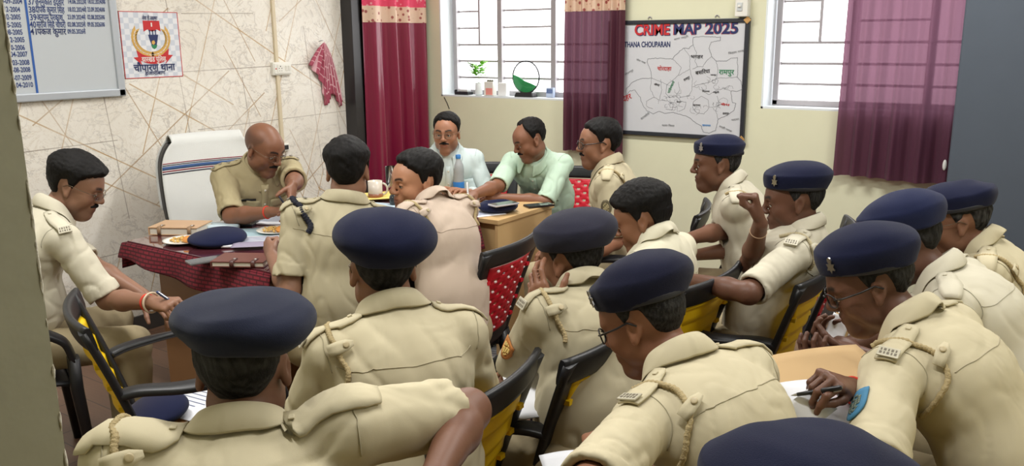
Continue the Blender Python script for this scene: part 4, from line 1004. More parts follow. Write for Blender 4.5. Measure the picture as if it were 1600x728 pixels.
# switchboard with conduit
sy, sz = wall_px(437, 107)
m_ivory = mat('ivory plastic', srgb(232, 230, 222), .35)
sw = empty('switch_board', (XW, sy, sz)); tag(sw, 'white switch and socket board on the marble wall above the bald officer', 'switch board')
MB().box((.014, 0, 0), (.028, .155, .085), None, .006).build('box', m_ivory, sw); MB().box((.030, 0, 0), (.006, .140, .068), None, .002).build('front_plate', m_ivory, sw)
for y in (.030, .056): MB().box((.035, y, .002), (.007, .020, .034), Matrix.Rotation(.12, 3, 'Y'), .003).build('rocker_switch', m_ivory, sw)
mb = MB(); sc_ = mb.box((.034, -.022, 0), (.004, .050, .052), None, .002).build('socket', m_ivory, sw); mb = MB()
for y, z, r in ((-.022, .015, .0045), (-.033, .002, .0035), (-.011, .002, .0035), (-.031, -.014, .003), (-.013, -.014, .003)): mb.sphere((.0358, y, z), r, 10, (.25, 1, 1))
mb.build('socket_holes', m_black, sc_); MB().sphere((.034, -.058, .0), .005, 10, (.4, 1, 1)).build('indicator_lamp', m_red, sw)
_, z_lo = wall_px(437, 226)
cd = MB().box((XW+.009, sy-.03, (z_lo+2.9)/2), (.018, .026, 2.9-z_lo), None, .004).build('cable_conduit', mat('cream conduit', srgb(214, 200, 172), .5)); tag(cd, 'cream cable conduit running down the marble wall through the switch board', 'conduit')
sb = empty('wall_socket', (XW, sy, z_lo-.02)); tag(sb, 'small white outlet at the foot of the wall conduit', 'socket'); MB().box((.012, -.015, 0), (.024, .07, .05), None, .005).build('box', m_ivory, sb); MB().box((.026, -.015, 0), (.005, .045, .03), None, .002).build('socket_face', m_black, sb)
# checked cotton towel hung on a nail
def towel():
    m, nt, b = new_mat('red checked cotton'); tc = N(nt, 'ShaderNodeUVMap') if False else N(nt, 'ShaderNodeAttribute'); tc.attribute_name = 'cloth_uv'
    def stripes(comp, sc, w):
        sp = N(nt, 'ShaderNodeSeparateXYZ'); L(nt, tc.outputs['Vector'], sp.inputs[0]); mu = N(nt, 'ShaderNodeMath', operation='MULTIPLY'); L(nt, sp.outputs[comp], mu.inputs[0]); mu.inputs[1].default_value = sc
        fr = N(nt, 'ShaderNodeMath', operation='FRACT'); L(nt, mu.outputs[0], fr.inputs[0]); lt = N(nt, 'ShaderNodeMath', operation='LESS_THAN'); L(nt, fr.outputs[0], lt.inputs[0]); lt.inputs[1].default_value = w; return lt
    a, c = stripes('X', 9., .34), stripes('Y', 5., .14); mx = N(nt, 'ShaderNodeMath', operation='MAXIMUM'); L(nt, a.outputs[0], mx.inputs[0]); L(nt, c.outputs[0], mx.inputs[1])
    x = N(nt, 'ShaderNodeMix', data_type='RGBA'); L(nt, mx.outputs[0], x.inputs[0]); x.inputs[6].default_value = srgb(176, 86, 106); x.inputs[7].default_value = srgb(222, 176, 184); L(nt, x.outputs[2], b.inputs['Base Color']); b.inputs['Roughness'].default_value = .95; return m
ty, tz = wall_px(499, 66)
def drape(corners, seed, dep):
    """cloth fan gathered at the nail: corners list of (dy,dz) along the hem"""
    n, mrows = len(corners)*8, 26; hem = []
    for i in range(n+1):
        t = i/n*(len(corners)-1); k = min(int(t), len(corners)-2); f = t-k; a, b_ = corners[k], corners[k+1]; hem.append((a[0]+(b_[0]-a[0])*f, a[1]+(b_[1]-a[1])*f))
    P, U = [], []
    for i in range(n+1):
        row = []
        for j in range(mrows+1):
            v = j/mrows; w = v**.8; y = ty+hem[i][0]*w; z = tz+hem[i][1]*v; x = XW+dep*(.35+.65*(1-v))+.016*math.sin(i*1.25+seed+v*2)*min(1, v*3)+.005
            row.append((max(x, XW+.004), y, z)); U.append((i/n, v, 0))
        P.append(row)
    return P, U
P, U = drape([(-.10, -.17), (-.125, -.15), (-.02, -.27), (.005, -.44), (.035, -.42), (.06, -.36), (.10, -.37), (.15, -.46), (.165, -.41), (.12, -.24), (.06, -.10)], 1., .045)
mb = MB(); mb.grid(P); tw_ = mb.build('checked_towel', towel(), recalc=False, solid=.003); at = tw_.data.attributes.new('cloth_uv', 'FLOAT_VECTOR', 'POINT'); at.data.foreach_set('vector', np.array(U, np.float32).ravel()); tag(tw_, 'red and white checked cotton towel hanging from a nail on the marble wall', 'towel')
nl = MB().tube([(XW-.01, ty, tz+.005), (XW+.035, ty, tz+.012)], .003, 8).build('nail', m_metal()); tag(nl, 'steel nail holding up the checked towel', 'nail')
# crime map board
mx0 = win_px(952, 100)[0]; mx1 = win_px(1169, 120)[0]; mz0 = win_px(1160, 220)[1]; mz1 = win_px(1176, 28)[1]
mp_ = empty('map_board', (0, 0, 0)); tag(mp_, 'black framed white board titled CRIME MAP 2025 on the window wall', 'board')
MB().box(((mx0+mx1)/2, YW-.012, (mz0+mz1)/2), (mx1-mx0-.01, .016, mz1-mz0-.01)).build('panel', mat('white map sheet', srgb(206, 207, 212), .4, spec=.25), mp_)
mb = MB(); f_ = .026
for c, s in ((((mx0+mx1)/2, YW-.016, mz0+f_/2), (mx1-mx0, .03, f_)), (((mx0+mx1)/2, YW-.016, mz1-f_/2), (mx1-mx0, .03, f_)), ((mx0+f_/2, YW-.016, (mz0+mz1)/2), (f_, .03, mz1-mz0)), ((mx1-f_/2, YW-.016, (mz0+mz1)/2), (f_, .03, mz1-mz0))): mb.box(c, s, None, .004)
mb.build('frame', mat('black plastic frame', srgb(40, 42, 50), .4), mp_)
for x, z in ((mx1-.012, mz1-.012), (mx1-.012, mz0+.012)): MB().box((x, YW-.034, z), (.034, .006, .034), Matrix.Rotation(.785, 3, 'Y'), .002).build('corner_clip', mat('brass clip', srgb(206, 160, 100), .4, .5), mp_)
for px in (1016, 1121): q = win_px(px, 27); MB().tube([(q[0]+.012*math.cos(t), YW-.006, mz1+.008+.014*math.sin(t)) for t in np.linspace(0, math.pi, 9)], .003, 6).build('hanging_loop', m_steel, mp_)
YO = .0225
def mtext(body, px, py, h, m, bold=.0, width=None, rot=0., off=YO): return wtext(fixd(body), px, py, h, m, mp_, 'n', off, bold, width, rot)
for dx, dy, mm, o in ((1.2, 1.0, m_ink2, YO), (0, 0, m_red, YO+.0008)): mtext('CRIME', 991+dx, 54.5+dy, .096, mm, .03, .25, 0, o)
for dx, dy, mm, o in ((-1.0, .4, m_red, YO), (0, 0, m_ink2, YO+.0008)): mtext('MAP', 1052+dx, 53.5+dy, .096, mm, .03, .185, 0, o); mtext('2025', 1102+dx, 52.5+dy, .096, mm, .03, .212, 0, o)
mtext('THANA CHOUPARAN', 975.5, 73.5, .050, m_ink2, .02, .33)
for t, px, py, h, mm, w, rt_ in (('चोरदाहा', 1027, 110, .036, m_red, .10, 0), ('भगहर', 1079, 91, .030, m_black, .082, 0), ('रामपुर', 1123, 116, .044, m_green, .10, 0), ('बसरिया', 1087, 117, .034, m_black, .098, .16), ('दैहर', 974, 159, .05, m_red, .07, .4), ('ताजपुर', 1069, 127, .022, m_black, .046, .5), ('पांडेयबारा', 1046, 146, .022, m_green, .085, 1.15), ('गोविंदपुर', 1022, 133, .016, m_black, .04, -.1), ('चैय', 1126, 164.5, .018, m_red, .06, -.04), ('दादपुर', 1129, 178.5, .018, m_black, .042, 0), ('चतरा जिला', 1034, 197, .018, m_grey, .09, 0), ('करमा', 1097, 197, .018, m_bluel, .058, 0), ('बिहार राज्य', 1138, 85, .017, m_grey, .115, .18), ('बारा चट्टी', 1053, 63, .015, m_grey, .10, .2), ('बोध गया', 994, 94, .017, m_grey, .07, -.35), ('मोहनपुर', 977, 118, .017, m_grey, .07, .5), ('इटखोरी', 1002, 187, .018, m_grey, .075, .6), ('पदमा', 1143, 189, .017, m_grey, .05, .2), ('बरही थाना', 1123, 198, .017, m_grey, .09, -.35), ('झापा', 1083, 165, .014, m_black, .05, 0), ('बेला', 1057, 160, .013, m_black, .03, 0), ('सिंघरावां', 1097, 143.5, .013, m_black, .05, 0), ('महुदी', 1114, 145, .013, m_black, .04, 0), ('यवनपुर', 1110, 118, .012, m_black, .04, 0)):
    mtext(t, px, py, h, mm, .012 if mm not in (m_grey,) else 0, w, rt_)
rgm = random.Random(11)
def line(pts, m=None, w=.0016, jit=.9, close=False):
    out = []
    if close: pts = pts+[pts[0]]
    for (a, b_) in zip(pts, pts[1:]):
        n = max(2, int(math.hypot(b_[0]-a[0], b_[1]-a[1])/2.2))
        for k in range(n): out.append((a[0]+(b_[0]-a[0])*k/n+rgm.uniform(-jit, jit)*.6, a[1]+(b_[1]-a[1])*k/n+rgm.uniform(-jit, jit)*.6))
    out.append(pts[-1]); return [tuple(at_y(x, y, YW-.0208)) for x, y in out], w
L1 = [[(1011, 97), (1012, 92), (1024, 91), (1050, 92), (1062, 80), (1068, 75), (1076, 76), (1083, 70), (1083, 58), (1097, 57), (1126, 58), (1126, 63), (1111, 66), (1108, 76), (1112, 88), (1119, 95), (1135, 95), (1142, 91), (1152, 90), (1153, 110), (1152, 120), (1158, 128), (1160, 140), (1150, 143), (1142, 142), (1144, 160), (1150, 162), (1147, 172), (1136, 180), (1122, 186), (1120, 196), (1118, 204), (1108, 208), (1098, 206), (1096, 197), (1084, 190), (1076, 183), (1064, 179), (1052, 176), (1038, 177), (1030, 174), (1020, 178), (1010, 172), (1004, 164), (1000, 152), (992, 141), (984, 142), (978, 150), (978, 140), (988, 128), (1000, 123), (1018, 122), (1016, 108), (1011, 97)],
      [(1050, 92), (1060, 100), (1064, 106), (1060, 118), (1050, 126), (1042, 132), (1018, 122)], [(1068, 75), (1078, 88), (1078, 108), (1060, 118)], [(1078, 108), (1082, 124), (1081, 140), (1076, 150), (1062, 152)], [(1083, 70), (1088, 82), (1086, 95), (1090, 104), (1082, 108)], [(1112, 88), (1104, 94), (1098, 104), (1090, 104)], [(1119, 95), (1122, 108), (1120, 122), (1110, 128), (1092, 132), (1082, 136)], [(1152, 120), (1136, 122), (1120, 122)], [(1142, 142), (1130, 138), (1118, 142), (1108, 148), (1100, 144), (1096, 136)],
      [(1096, 150), (1106, 156), (1108, 168), (1100, 178), (1088, 176), (1082, 168), (1084, 158), (1096, 150)], [(1120, 150), (1124, 162), (1118, 172), (1122, 186)], [(1042, 132), (1040, 146), (1046, 152), (1056, 150), (1062, 140), (1060, 128)], [(1018, 122), (1016, 138), (1022, 152), (1030, 156), (1034, 140), (1032, 124)], [(1022, 152), (1010, 158), (1010, 166), (1020, 170)], [(1034, 156), (1044, 158), (1052, 164), (1050, 172), (1040, 170)], [(1056, 150), (1064, 158), (1072, 160), (1070, 170), (1060, 174)]]
segs = [line(p, w=.0032 if i == 0 else .0022) for i, p in enumerate(L1)]
for _ in range(46):   # village boundaries
    cx_, cy_ = rgm.choice([(1025, 160), (1050, 162), (1110, 135), (1120, 165), (1090, 168), (1058, 145), (1140, 132), (1100, 128)]); cx_ += rgm.gauss(0, 9); cy_ += rgm.gauss(0, 7); r = rgm.uniform(2.5, 7); n = rgm.randint(5, 8); a0 = rgm.uniform(0, 6)
    if not (990 < cx_ < 1150 and 120 < cy_ < 185): continue
    segs.append(line([(cx_+r*rgm.uniform(.7, 1.3)*math.cos(a0+k*6.283/n), cy_+r*.8*rgm.uniform(.7, 1.3)*math.sin(a0+k*6.283/n)) for k in range(rgm.randint(3, n))], w=.0016, jit=.5))
mb = MB()
for pts, w in segs:
    for a, b_ in zip(pts, pts[1:]):
        A, Bv = Vector(a), Vector(b_); d = Bv-A
        if d.length < 1e-5: continue
        nn = Vector((0, 1, 0)).cross(d).normalized()*w*.5
        f = [mb.bm.verts.new(v) for v in (A+nn, Bv+nn, Bv-nn, A-nn)]; mb.bm.faces.new(f)
bo_ = mb.build('boundary_lines', mat('map line ink', srgb(120, 122, 128), .7), mp_)
# breaker box
q = at_y(1163.5, 11, YW); br_ = empty('breaker_box', tuple(q)); tag(br_, 'small white breaker box on the wall above the map corner', 'breaker box')
MB().box((0, -.03, .0), (.078, .06, .115), None, .006).build('housing', m_ivory, br_); t_ = MB().box((-.008, -.062, .0), (.032, .008, .05), None, .002).build('breaker', mat('grey plastic', srgb(196, 200, 202), .4), br_); MB().box((-.008, -.070, .004), (.016, .012, .012), None, .002).build('toggle', m_ivory, t_)
# a cable tail under the left window
p0, p1 = at_y(694, 152, YW-.004), at_y(702, 170, YW-.004); cbl = MB().tube([tuple(p0), tuple((p0+p1)/2+np.array([.004, 0, 0])), tuple(p1)], .003, 6).build('loose_wire', m_black); tag(cbl, 'short black wire hanging below the left window sill', 'wire')
# ------------------------------------------------------------------ chairs
m_plastic = mat('black moulded plastic', srgb(26, 27, 31), .42, bump=(60., .1, .002))
m_yellow = mat('yellow plastic panel', srgb(248, 206, 24), .4)
m_redp = mat('red plastic panel', srgb(204, 26, 48), .4)
m_glint = mat('painted slot glint', srgb(232, 214, 214), .5)  # pale colour paints the white glint at the red panel's slots
m_brownwood = mat('dark brown wood', srgb(58, 40, 34), .4)
def back_pt(t, x, w=None):
    """point on the chair back: t 0 (seat) .. 1 (top), x -1..1 across"""
    z = .40+.47*t; y = -.205-.125*t-.03*t*t+.035*(1-abs(x)**2)*-1; hw = .175+.055*t
    return (x*(w or hw), y+.0, z)
def make_chair(kind, name='plastic_armchair'):
    col = {'yellow': m_yellow, 'red': m_redp}[kind]
    root = empty(name)
    # seat shell
    P = []
    for i in range(13):
        u = i/12*2-1; row = []
        for j in range(13):
            v = j/12; y = .215-.43*v; row.append((u*(.215+.015*math.sin(v*3.1)), y, .425-.018*(1-u*u)*math.sin(v*math.pi)-(.03*max(0, .12-v)/.12)**1))
        P.append(row)
    mb = MB(); mb.grid(P); mb.build('seat', m_plastic, root, recalc=False, solid=.012)
    mb = MB(); mb.box((0, .205, .395), (.42, .018, .05), None, .006); mb.box((0, -.20, .395), (.38, .018, .05), None, .006); mb.build('seat_apron', m_plastic, root)
    # back frame: side rails and broad top rail in one loop
    mb = MB(); path = [back_pt(t, -1) for t in np.linspace(-.08, .93, 14)]+[back_pt(1.0, x) for x in np.linspace(-.95, .95, 11)]+[back_pt(t, 1) for t in np.linspace(.93, -.08, 14)]
    mb.tube(path, .03, 10, flat=(.34, 1.0, (1, 0, 0))) if False else None
    for sx in (-1, 1): mb.tube([back_pt(t, sx*.93) for t in np.linspace(-.08, 1., 16)], .034, 10, flat=(.34, 1., (1, 0, 0)))
    mb.tube([tuple(np.array(back_pt(.945, x))) for x in np.linspace(-1.06, 1.06, 17)], .040, 10, flat=(.30, 1., (0, -.25, 1)))
    mb.tube([back_pt(.10, x) for x in np.linspace(-.95, .95, 11)], .030, 10, flat=(.34, 1., (0, -.25, 1))); mb.build('back_frame', m_plastic, root)
    # coloured panel
    mb = MB(); nx, nz = (17, 29)
    def pp(i, j):
        x = (i/(nx-1)*2-1)*.80; t = .17+.68*j/(nz-1); p = np.array(back_pt(t, x)); k = (j/(nz-1)*5) % 1.0
        if kind == 'yellow': p[1] -= .016*(1-k)*(.5+.5*(1-abs(x)))-.004
        else: p[1] -= .010*math.cos(x*1.6)
        return p
    vs = [[mb.bm.verts.new(Vector(pp(i, j))) for j in range(nz)] for i in range(nx)]
    for i in range(nx-1):
        for j in range(nz-1):
            if kind == 'red' and i % 4 == 2 and j % 4 in (2,) and 0 < j < nz-2: continue
            if kind == 'red' and i % 4 == 0 and j % 4 in (0,) and 2 < j < nz-2 and 0 < i: continue
            f = mb.bm.faces.new((vs[i][j], vs[i+1][j], vs[i+1][j+1], vs[i][j+1])); f.smooth = True
    for sx in (-1, 1):
        for t in (.24, .40, .56, .72): mb.box(tuple(np.array(back_pt(t, sx*.80))+(0, -.010, 0)), (.020, .014, .010), None, 0, mi=0)
    if kind == 'red':
        for i in range(2, nx-1, 4):
            for j in range(2, nz-2, 4): p = (pp(i, j)+pp(i+1, j))/2; mb.box((p[0], p[1]-.002, p[2]), (.012, .003, .002), None, 0, mi=1)
    mb.build('back_panel', [col, m_glint], root, recalc=False, solid=.006)
    for sx in (-1, 1):
        a = np.array(back_pt(.52, sx*.95)); path = [a, a+(sx*.020, .05, .012), (sx*.262, -.12, .655), (sx*.272, .02, .660), (sx*.268, .12, .648), (sx*.258, .185, .600), (sx*.246, .205, .52)]
        q = []
        for i in range(len(path)-1):
            for k in range(5): t = k/5; q.append(np.array(path[i])*(1-t)+np.array(path[i+1])*t)
        q.append(np.array(path[-1]))
        for _ in range(3): q = [q[0]]+[(q[i-1]+2*q[i]+q[i+1])/4 for i in range(1, len(q)-1)]+[q[-1]]
        mb = MB(); mb.tube(q, .029, 10, flat=(1., .42, (sx*.25, .35, 1))); mb.build('armrest', m_plastic, root)
        mb = MB(); mb.tube([(sx*.246, .205, .53), (sx*.236, .205, .40), (sx*.245, .235, .0)], [.030, .032, .022], 8, flat=(.7, 1., (1, 0, 0))); mb.build('leg', m_plastic, root)
        mb = MB(); mb.tube([(sx*.17, -.21, .42), (sx*.185, -.235, .30), (sx*.225, -.31, .0)], [.036, .034, .022], 8, flat=(.7, 1., (1, 0, 0))); mb.build('leg', m_plastic, root)
    return root
PROTO = {}
def chair(kind, loc, az, label, group=None, tilt=0.):
    """az: direction the sitter faces, seen from the camera"""
    if kind not in PROTO: PROTO[kind] = make_chair(kind); c = PROTO[kind]
    else: c = copy_tree(PROTO[kind])
    c.location = (loc[0], loc[1], 0); c.rotation_euler = (0, 0, YAW-R_(az)); tag(c, label, 'chair', group); return c
def visitor_chair(loc, az, label):
    """dark wooden visitor chair with padded beige seat"""
    r = empty('visitor_chair', (loc[0], loc[1], 0), YAW-R_(az)); tag(r, label, 'chair')
    MB().box((0, .0, .425), (.46, .46, .07), None, .025, seg=3).build('seat', mat('beige seat cover', srgb(188, 176, 150), .85), r)
    MB().box((0, -.262, .70), (.44, .035, .36), Matrix.Rotation(.16, 3, 'X'), .012).build('backrest', mat('black leatherette', srgb(44, 44, 48), .5), r)
    for sx in (-1, 1):
        MB().tube([(sx*.24, .20, 0), (sx*.24, .20, .62)], .02, 8, flat=(1, 1, (1, 0, 0))).build('leg', m_brownwood, r); MB().tube([(sx*.24, -.26, 0), (sx*.235, -.225, .42), (sx*.235, -.295, .88)], .022, 8, flat=(1, 1, (1, 0, 0))).build('leg', m_brownwood, r)
        MB().tube([(sx*.24, -.26, .625), (sx*.245, -.05, .65), (sx*.245, .16, .64), (sx*.24, .24, .61)], .03, 8, flat=(1, .5, (0, 0, 1))).build('armrest', m_brownwood, r)
        MB().box((sx*.24, -.02, .395), (.025, .42, .06), None, .004).build('side_rail', m_brownwood, r)
    return r
# ------------------------------------------------------------------ helpers for things on tables
def at_obj(o, p, rz=0., rx=0., ry=0.): o.location = tuple(p); o.rotation_euler = (rx, ry, rz); return o
def paper_stack(name, p, w, h, t, rz, label, cat='paper', m=None, lines=True, curl=0., group=None):
    mb = MB(); P = [[(w*(i/10-.5), h*(j/6-.5), t/2+curl*((i/10-.5)**2*4)*(.5+.5*math.sin(j))) for j in range(7)] for i in range(11)]; mb.grid(P)
    r = mb.build(name, m or M_('paper', lambda: mat('white paper', srgb(232, 234, 240), .8)), recalc=False, solid=max(t, .0012)); at_obj(r, p, rz); tag(r, label, cat, group)
    if lines:
        mb = MB()
        rg = random.Random(int(p[0]*1000) & 255)
        for k in range(9):
            y = h*(.38-k*.085); x1 = w*rg.uniform(.1, .42); xs = np.linspace(-w*.42, x1, 14)
            mb.grid([[(x, y-.002, t+.0012+curl*((x/w)**2*4)*(.5+.5*math.sin((y/h+.5)*6))), (x, y+.002, t+.0012+curl*((x/w)**2*4)*(.5+.5*math.sin((y/h+.5)*6)))] for x in xs])
        mb.build('handwriting', M_('ink', lambda: mat('blue handwriting', srgb(128, 138, 170), .8)), r, recalc=False, solid=.0003)
    return r
def diary(name, p, w, h, t, rz, col, label, strap=True, band=None):
    r = empty(name, tuple(p), rz); tag(r, label, 'diary'); lea = mat('leather '+name+str(col[:1]), col, .42, bump=(120., .2, .002))
    MB().box((0, 0, t/2), (w-.008, h-.008, t-.008), None, .001).build('pages', M_('pages', lambda: mat('page block', srgb(226, 222, 208), .85, bump=(300., .3, .001))), r)
    MB().box((0, 0, t-.003), (w, h, .005), None, .002).build('front_cover', lea, r); MB().box((0, 0, .003), (w, h, .005), None, .002).build('back_cover', lea, r); MB().box((-w/2, 0, t/2), (.006, h, t), None, .0025).build('spine', lea, r)
    if strap:
        sl = mat('strap leather', tuple(c*.55 for c in col[:3])+(1,), .45)
        for k in strap:
            mb = MB(); mb.tube([(k*w, -h/2+.045, t+.002), (k*w, -h/2-.002, t+.002), (k*w, -h/2-.005, t/2), (k*w, -h/2-.002, -.0)], .009, 8, flat=(1., .16, (0, -.3, 1))); s_ = mb.build('strap', sl, r)
            mb = MB(); mb.lathe([(0, 0), (.006, 0), (.005, .003), (0, .0035)], 12, (k*w, -h/2+.03, t+.003), cap=False); mb.build('snap_button', m_metal(), s_)
    return r
def phone(name, p, w, h, t, rz, label, col=(30, 32, 40), screen=True):
    r = empty(name, tuple(p), rz); tag(r, label, 'phone'); MB().box((0, 0, t/2), (w, h, t), None, .003, seg=3).build('case', mat('phone case', srgb(*col), .35), r)
    if screen: MB().box((0, 0, t+.0004), (w*.92, h*.95, .0008)).build('screen', M_('screen', lambda: mat('dark glossy screen', srgb(44, 48, 58), .08)), r)
    MB().box((w*.28, h*.38, t+.001), (w*.2, h*.14, .002), None, .0008).build('camera_bump', M_('cambump', lambda: mat('camera glass', srgb(20, 20, 24), .1)), r)
    return r
def snack_plate(p, label, seed):
    r = empty('snack_plate', tuple(p)); tag(r, label, 'plate'); rg = random.Random(seed)
    MB().lathe([(0, .002), (.055, .002), (.075, .010), (.092, .014), (.093, .016), (.075, .013), (.055, .005), (0, .005)], 40, cap=False).build('plate', M_('plate', lambda: mat('white foam plate', srgb(238, 236, 228), .5)), r)
    return r
def food(plate_p, seed, biscuit_side):
    rg = random.Random(seed); mn = M_('namkeen', lambda: mat('savoury mix', srgb(214, 176, 104), .7, vary=.25)); mb_ = M_('biscuit', lambda: mat('orange biscuit', srgb(214, 142, 66), .7, bump=(90., .4, .003)))
    mb = MB()
    for _ in range(70):
        a, q = rg.uniform(0, 6.283), .055*rg.random()**.6; x, y = q*math.cos(a)-biscuit_side*.022, q*math.sin(a)*.9
        mb.sphere((x, y, .011+.014*rg.random()*(1-q/.07)), rg.uniform(.004, .008), 8, (1, rg.uniform(.5, 1), rg.uniform(.5, .9)))
    o = mb.build('savoury_mix', mn); o.location = tuple(plate_p); tag(o, 'crunchy savoury mix heaped on the %s snack plate' % ('left' if seed == 1 else 'right'), 'snack', kind='stuff')
    for k in range(3):
        b = MB().lathe([(0, 0), (.024, 0), (.026, .003), (.024, .007), (0, .008)], 22, cap=False).build('biscuit', mb_); b.location = (plate_p[0]+biscuit_side*(.022+.018*k), plate_p[1]+.012-.014*k, plate_p[2]+.012+.006*k); b.rotation_euler = (.25, .3*biscuit_side, 0)
        tag(b, 'round orange biscuit on the %s snack plate' % ('left' if seed == 1 else 'right'), 'biscuit', 'biscuits on the %s plate' % ('left' if seed == 1 else 'right'))
def loose_beret(p, rz, label, rx=0.12, up=False, tone=(28, 33, 62), s=1.):
    S = SDF()
    if not up: S.u(ell((0, 0, .030), (.130*s, .112*s, .030))); S.u(ell((.03, 0, .036), (.09*s, .09*s, .030)), .03)
    else:
        S.u(ell((0, 0, .030), (.118*s, .112*s, .036))); S.sub(ell((0, 0, .066), (.084*s, .080*s, .040)), .015)
    n = snoise(int(abs(p[0])*100), 22., 4); S.disp(lambda P: .004*n(P)); S.cut(lambda P: .002-P[:, 2]); V, Q = S.mesh((-.15*s, -.14*s, 0), (.15*s, .14*s, .09), .004)
    o = link('beret', np_mesh('beret', V, Q), felt('navy_loose', tone)); at_obj(o, p, rz, rx if not up else 0); tag(o, label, 'beret')
    if not up:
        mb = MB(); mb.tube([(.088*math.cos(t)*s+.02, .080*math.sin(t)*s, .010) for t in np.linspace(0, 2*math.pi, 36, endpoint=False)], .009, 8, True, flat=(.5, 1., (0, 0, 1))); mb.build('headband', m_leather(), o)
    return o
def pen(p0, p1, col, label, metal=True):
    p0, p1 = np.array(p0, float), np.array(p1, float); d = (p1-p0)/np.linalg.norm(p1-p0); ln = np.linalg.norm(p1-p0)
    r = empty('pen', tuple(p0)); tag(r, label, 'pen'); q = Vector((0, 0, 1)).rotation_difference(Vector(d)); r.rotation_euler = q.to_euler(); mc = mat('pen barrel', srgb(*col), .3)
    MB().lathe([(0, .012), (.0042, .014), (.0048, .03), (.0048, ln*.62)], 12).build('barrel', mc, r); MB().lathe([(.0004, 0), (.0012, .002), (.0036, .013), (.004, .015)], 12).build('tip', m_metal(), r)
    c = MB().lathe([(.0054, ln*.60), (.0056, ln*.62), (.0056, ln-.004), (.003, ln)], 12).build('cap', mc, r); MB().box((.0068, 0, ln*.82), (.0015, .003, ln*.28)).build('clip', m_metal(), c); return r
# ------------------------------------------------------------------ desk and side table
DX0, DX1, DY0_, DY1, DZ = -3.66, -2.62, 2.10, 3.45, .78
m_wood = mat('light brown veneer', srgb(150, 110, 72), .45, bump=(14., .1, .003), vary=.08)
m_lightwood = mat('light oak laminate', srgb(206, 172, 122), .45, vary=.05)
def cloth_weave():
    m, nt, b = new_mat('maroon woven cloth'); tc = N(nt, 'ShaderNodeTexCoord'); mp = N(nt, 'ShaderNodeMapping'); mp.inputs['Scale'].default_value = (1, 1, 1); L(nt, tc.outputs['Object'], mp.inputs['Vector'])
    sp = N(nt, 'ShaderNodeSeparateXYZ'); L(nt, tc.outputs['Object'], sp.inputs[0]); ad = N(nt, 'ShaderNodeMath', operation='ADD'); L(nt, sp.outputs['X'], ad.inputs[0]); L(nt, sp.outputs['Y'], ad.inputs[1]); cb = N(nt, 'ShaderNodeCombineXYZ'); L(nt, ad.outputs[0], cb.inputs['X']); L(nt, sp.outputs['Z'], cb.inputs['Y'])
    br = N(nt, 'ShaderNodeTexBrick', offset=.5); br.inputs['Brick Width'].default_value = .042; br.inputs['Row Height'].default_value = .016; br.inputs['Mortar Size'].default_value = .0035; br.inputs['Scale'].default_value = 1.; br.inputs['Color1'].default_value = srgb(128, 34, 48); br.inputs['Color2'].default_value = srgb(112, 28, 42); br.inputs['Mortar'].default_value = srgb(70, 16, 26); L(nt, cb.outputs[0], br.inputs['Vector'])
    L(nt, br.outputs['Color'], b.inputs['Base Color']); b.inputs['Roughness'].default_value = .9; bp = N(nt, 'ShaderNodeBump', Strength=.8, Distance=.004); L(nt, br.outputs['Color'], bp.inputs['Height']); L(nt, bp.outputs['Normal'], b.inputs['Normal']); return m
desk = empty('office_desk', ((DX0+DX1)/2, (DY0_+DY1)/2, 0)); tag(desk, 'long wooden office desk under a maroon cloth and glass in front of the bald officer', 'desk')
cxd, cyd = desk.location.x, desk.location.y; DW, DD = DX1-DX0, DY1-DY0_
MB().box((0, 0, DZ-.03), (DW-.04, DD-.04, .04), None, .006).build('desk_top', m_wood, desk)
MB().box((.03, -DD/2+.10, (DZ-.05)/2), (DW-.20, .03, DZ-.05), None, .004).build('side_panel', m_wood, desk); MB().box((.0, DD/2-.06, (DZ-.05)/2), (DW-.14, .03, DZ-.05), None, .004).build('side_panel', m_wood, desk)
MB().box((DW/2-.10, 0, (DZ-.05)/2+.03), (.03, DD-.16, DZ-.11), None, .004).build('modesty_panel', m_wood, desk)
# cloth: flat on top, falling over the near end and both sides
def skirt(p0, p1, drop0, drop1, outv, seed, nfold):
    n, m_ = 60, 12; rg = np.random.RandomState(seed); ph = rg.uniform(0, 6.28, 3); P = []
    for i in range(n+1):
        u = i/n; x, y = p0[0]+(p1[0]-p0[0])*u, p0[1]+(p1[1]-p0[1])*u; dr = drop0+(drop1-drop0)*u+.012*math.sin(u*nfold*2+ph[1]); row = []
        for j in range(m_+1):
            v = j/m_; o = .004+.020*v*(1+math.sin(u*nfold*6.28+ph[0])*.7)+.01*math.sin(v*1.5); z = DZ-.004-dr*v if v > 0 else DZ-.004; row.append((x+outv[0]*o, y+outv[1]*o, z))
        P.append(row)
    return P
mb = MB(); mb.grid([[(DX0+(DX1-DX0)*i/4, DY0_+(DY1-DY0_)*j/4, DZ-.004) for j in range(5)] for i in range(5)]); mb.grid(skirt((DX0, DY0_), (DX1, DY0_), .075, .125, (0, -1), 3, 3)); mb.grid(skirt((DX1, DY0_), (DX1, DY1), .13, .16, (1, 0), 5, 5)); mb.grid(skirt((DX0, DY1), (DX0, DY0_), .15, .13, (-1, 0), 6, 5))
tc_ = mb.build('tablecloth', cloth_weave(), solid=.004); tag(tc_, 'maroon woven cloth hanging over the edges of the office desk', 'tablecloth')
gl, nt_, b_ = new_mat('table glass'); b_.inputs['Base Color'].default_value = (.10, .025, .035, 1); b_.inputs['Roughness'].default_value = .04; b_.inputs['Coat Weight'].default_value = 1.; b_.inputs['Coat Roughness'].default_value = .03
gt = MB().box((cxd, cyd, DZ+.002), (DW-.03, DD-.03, .008), None, .002).build('glass_top', gl); tag(gt, 'glass sheet lying over the maroon cloth on the desk', 'glass sheet')
TX0, TX1, TY0, TY1, TZ = -3.62, -2.505, 3.48, 4.03, .765
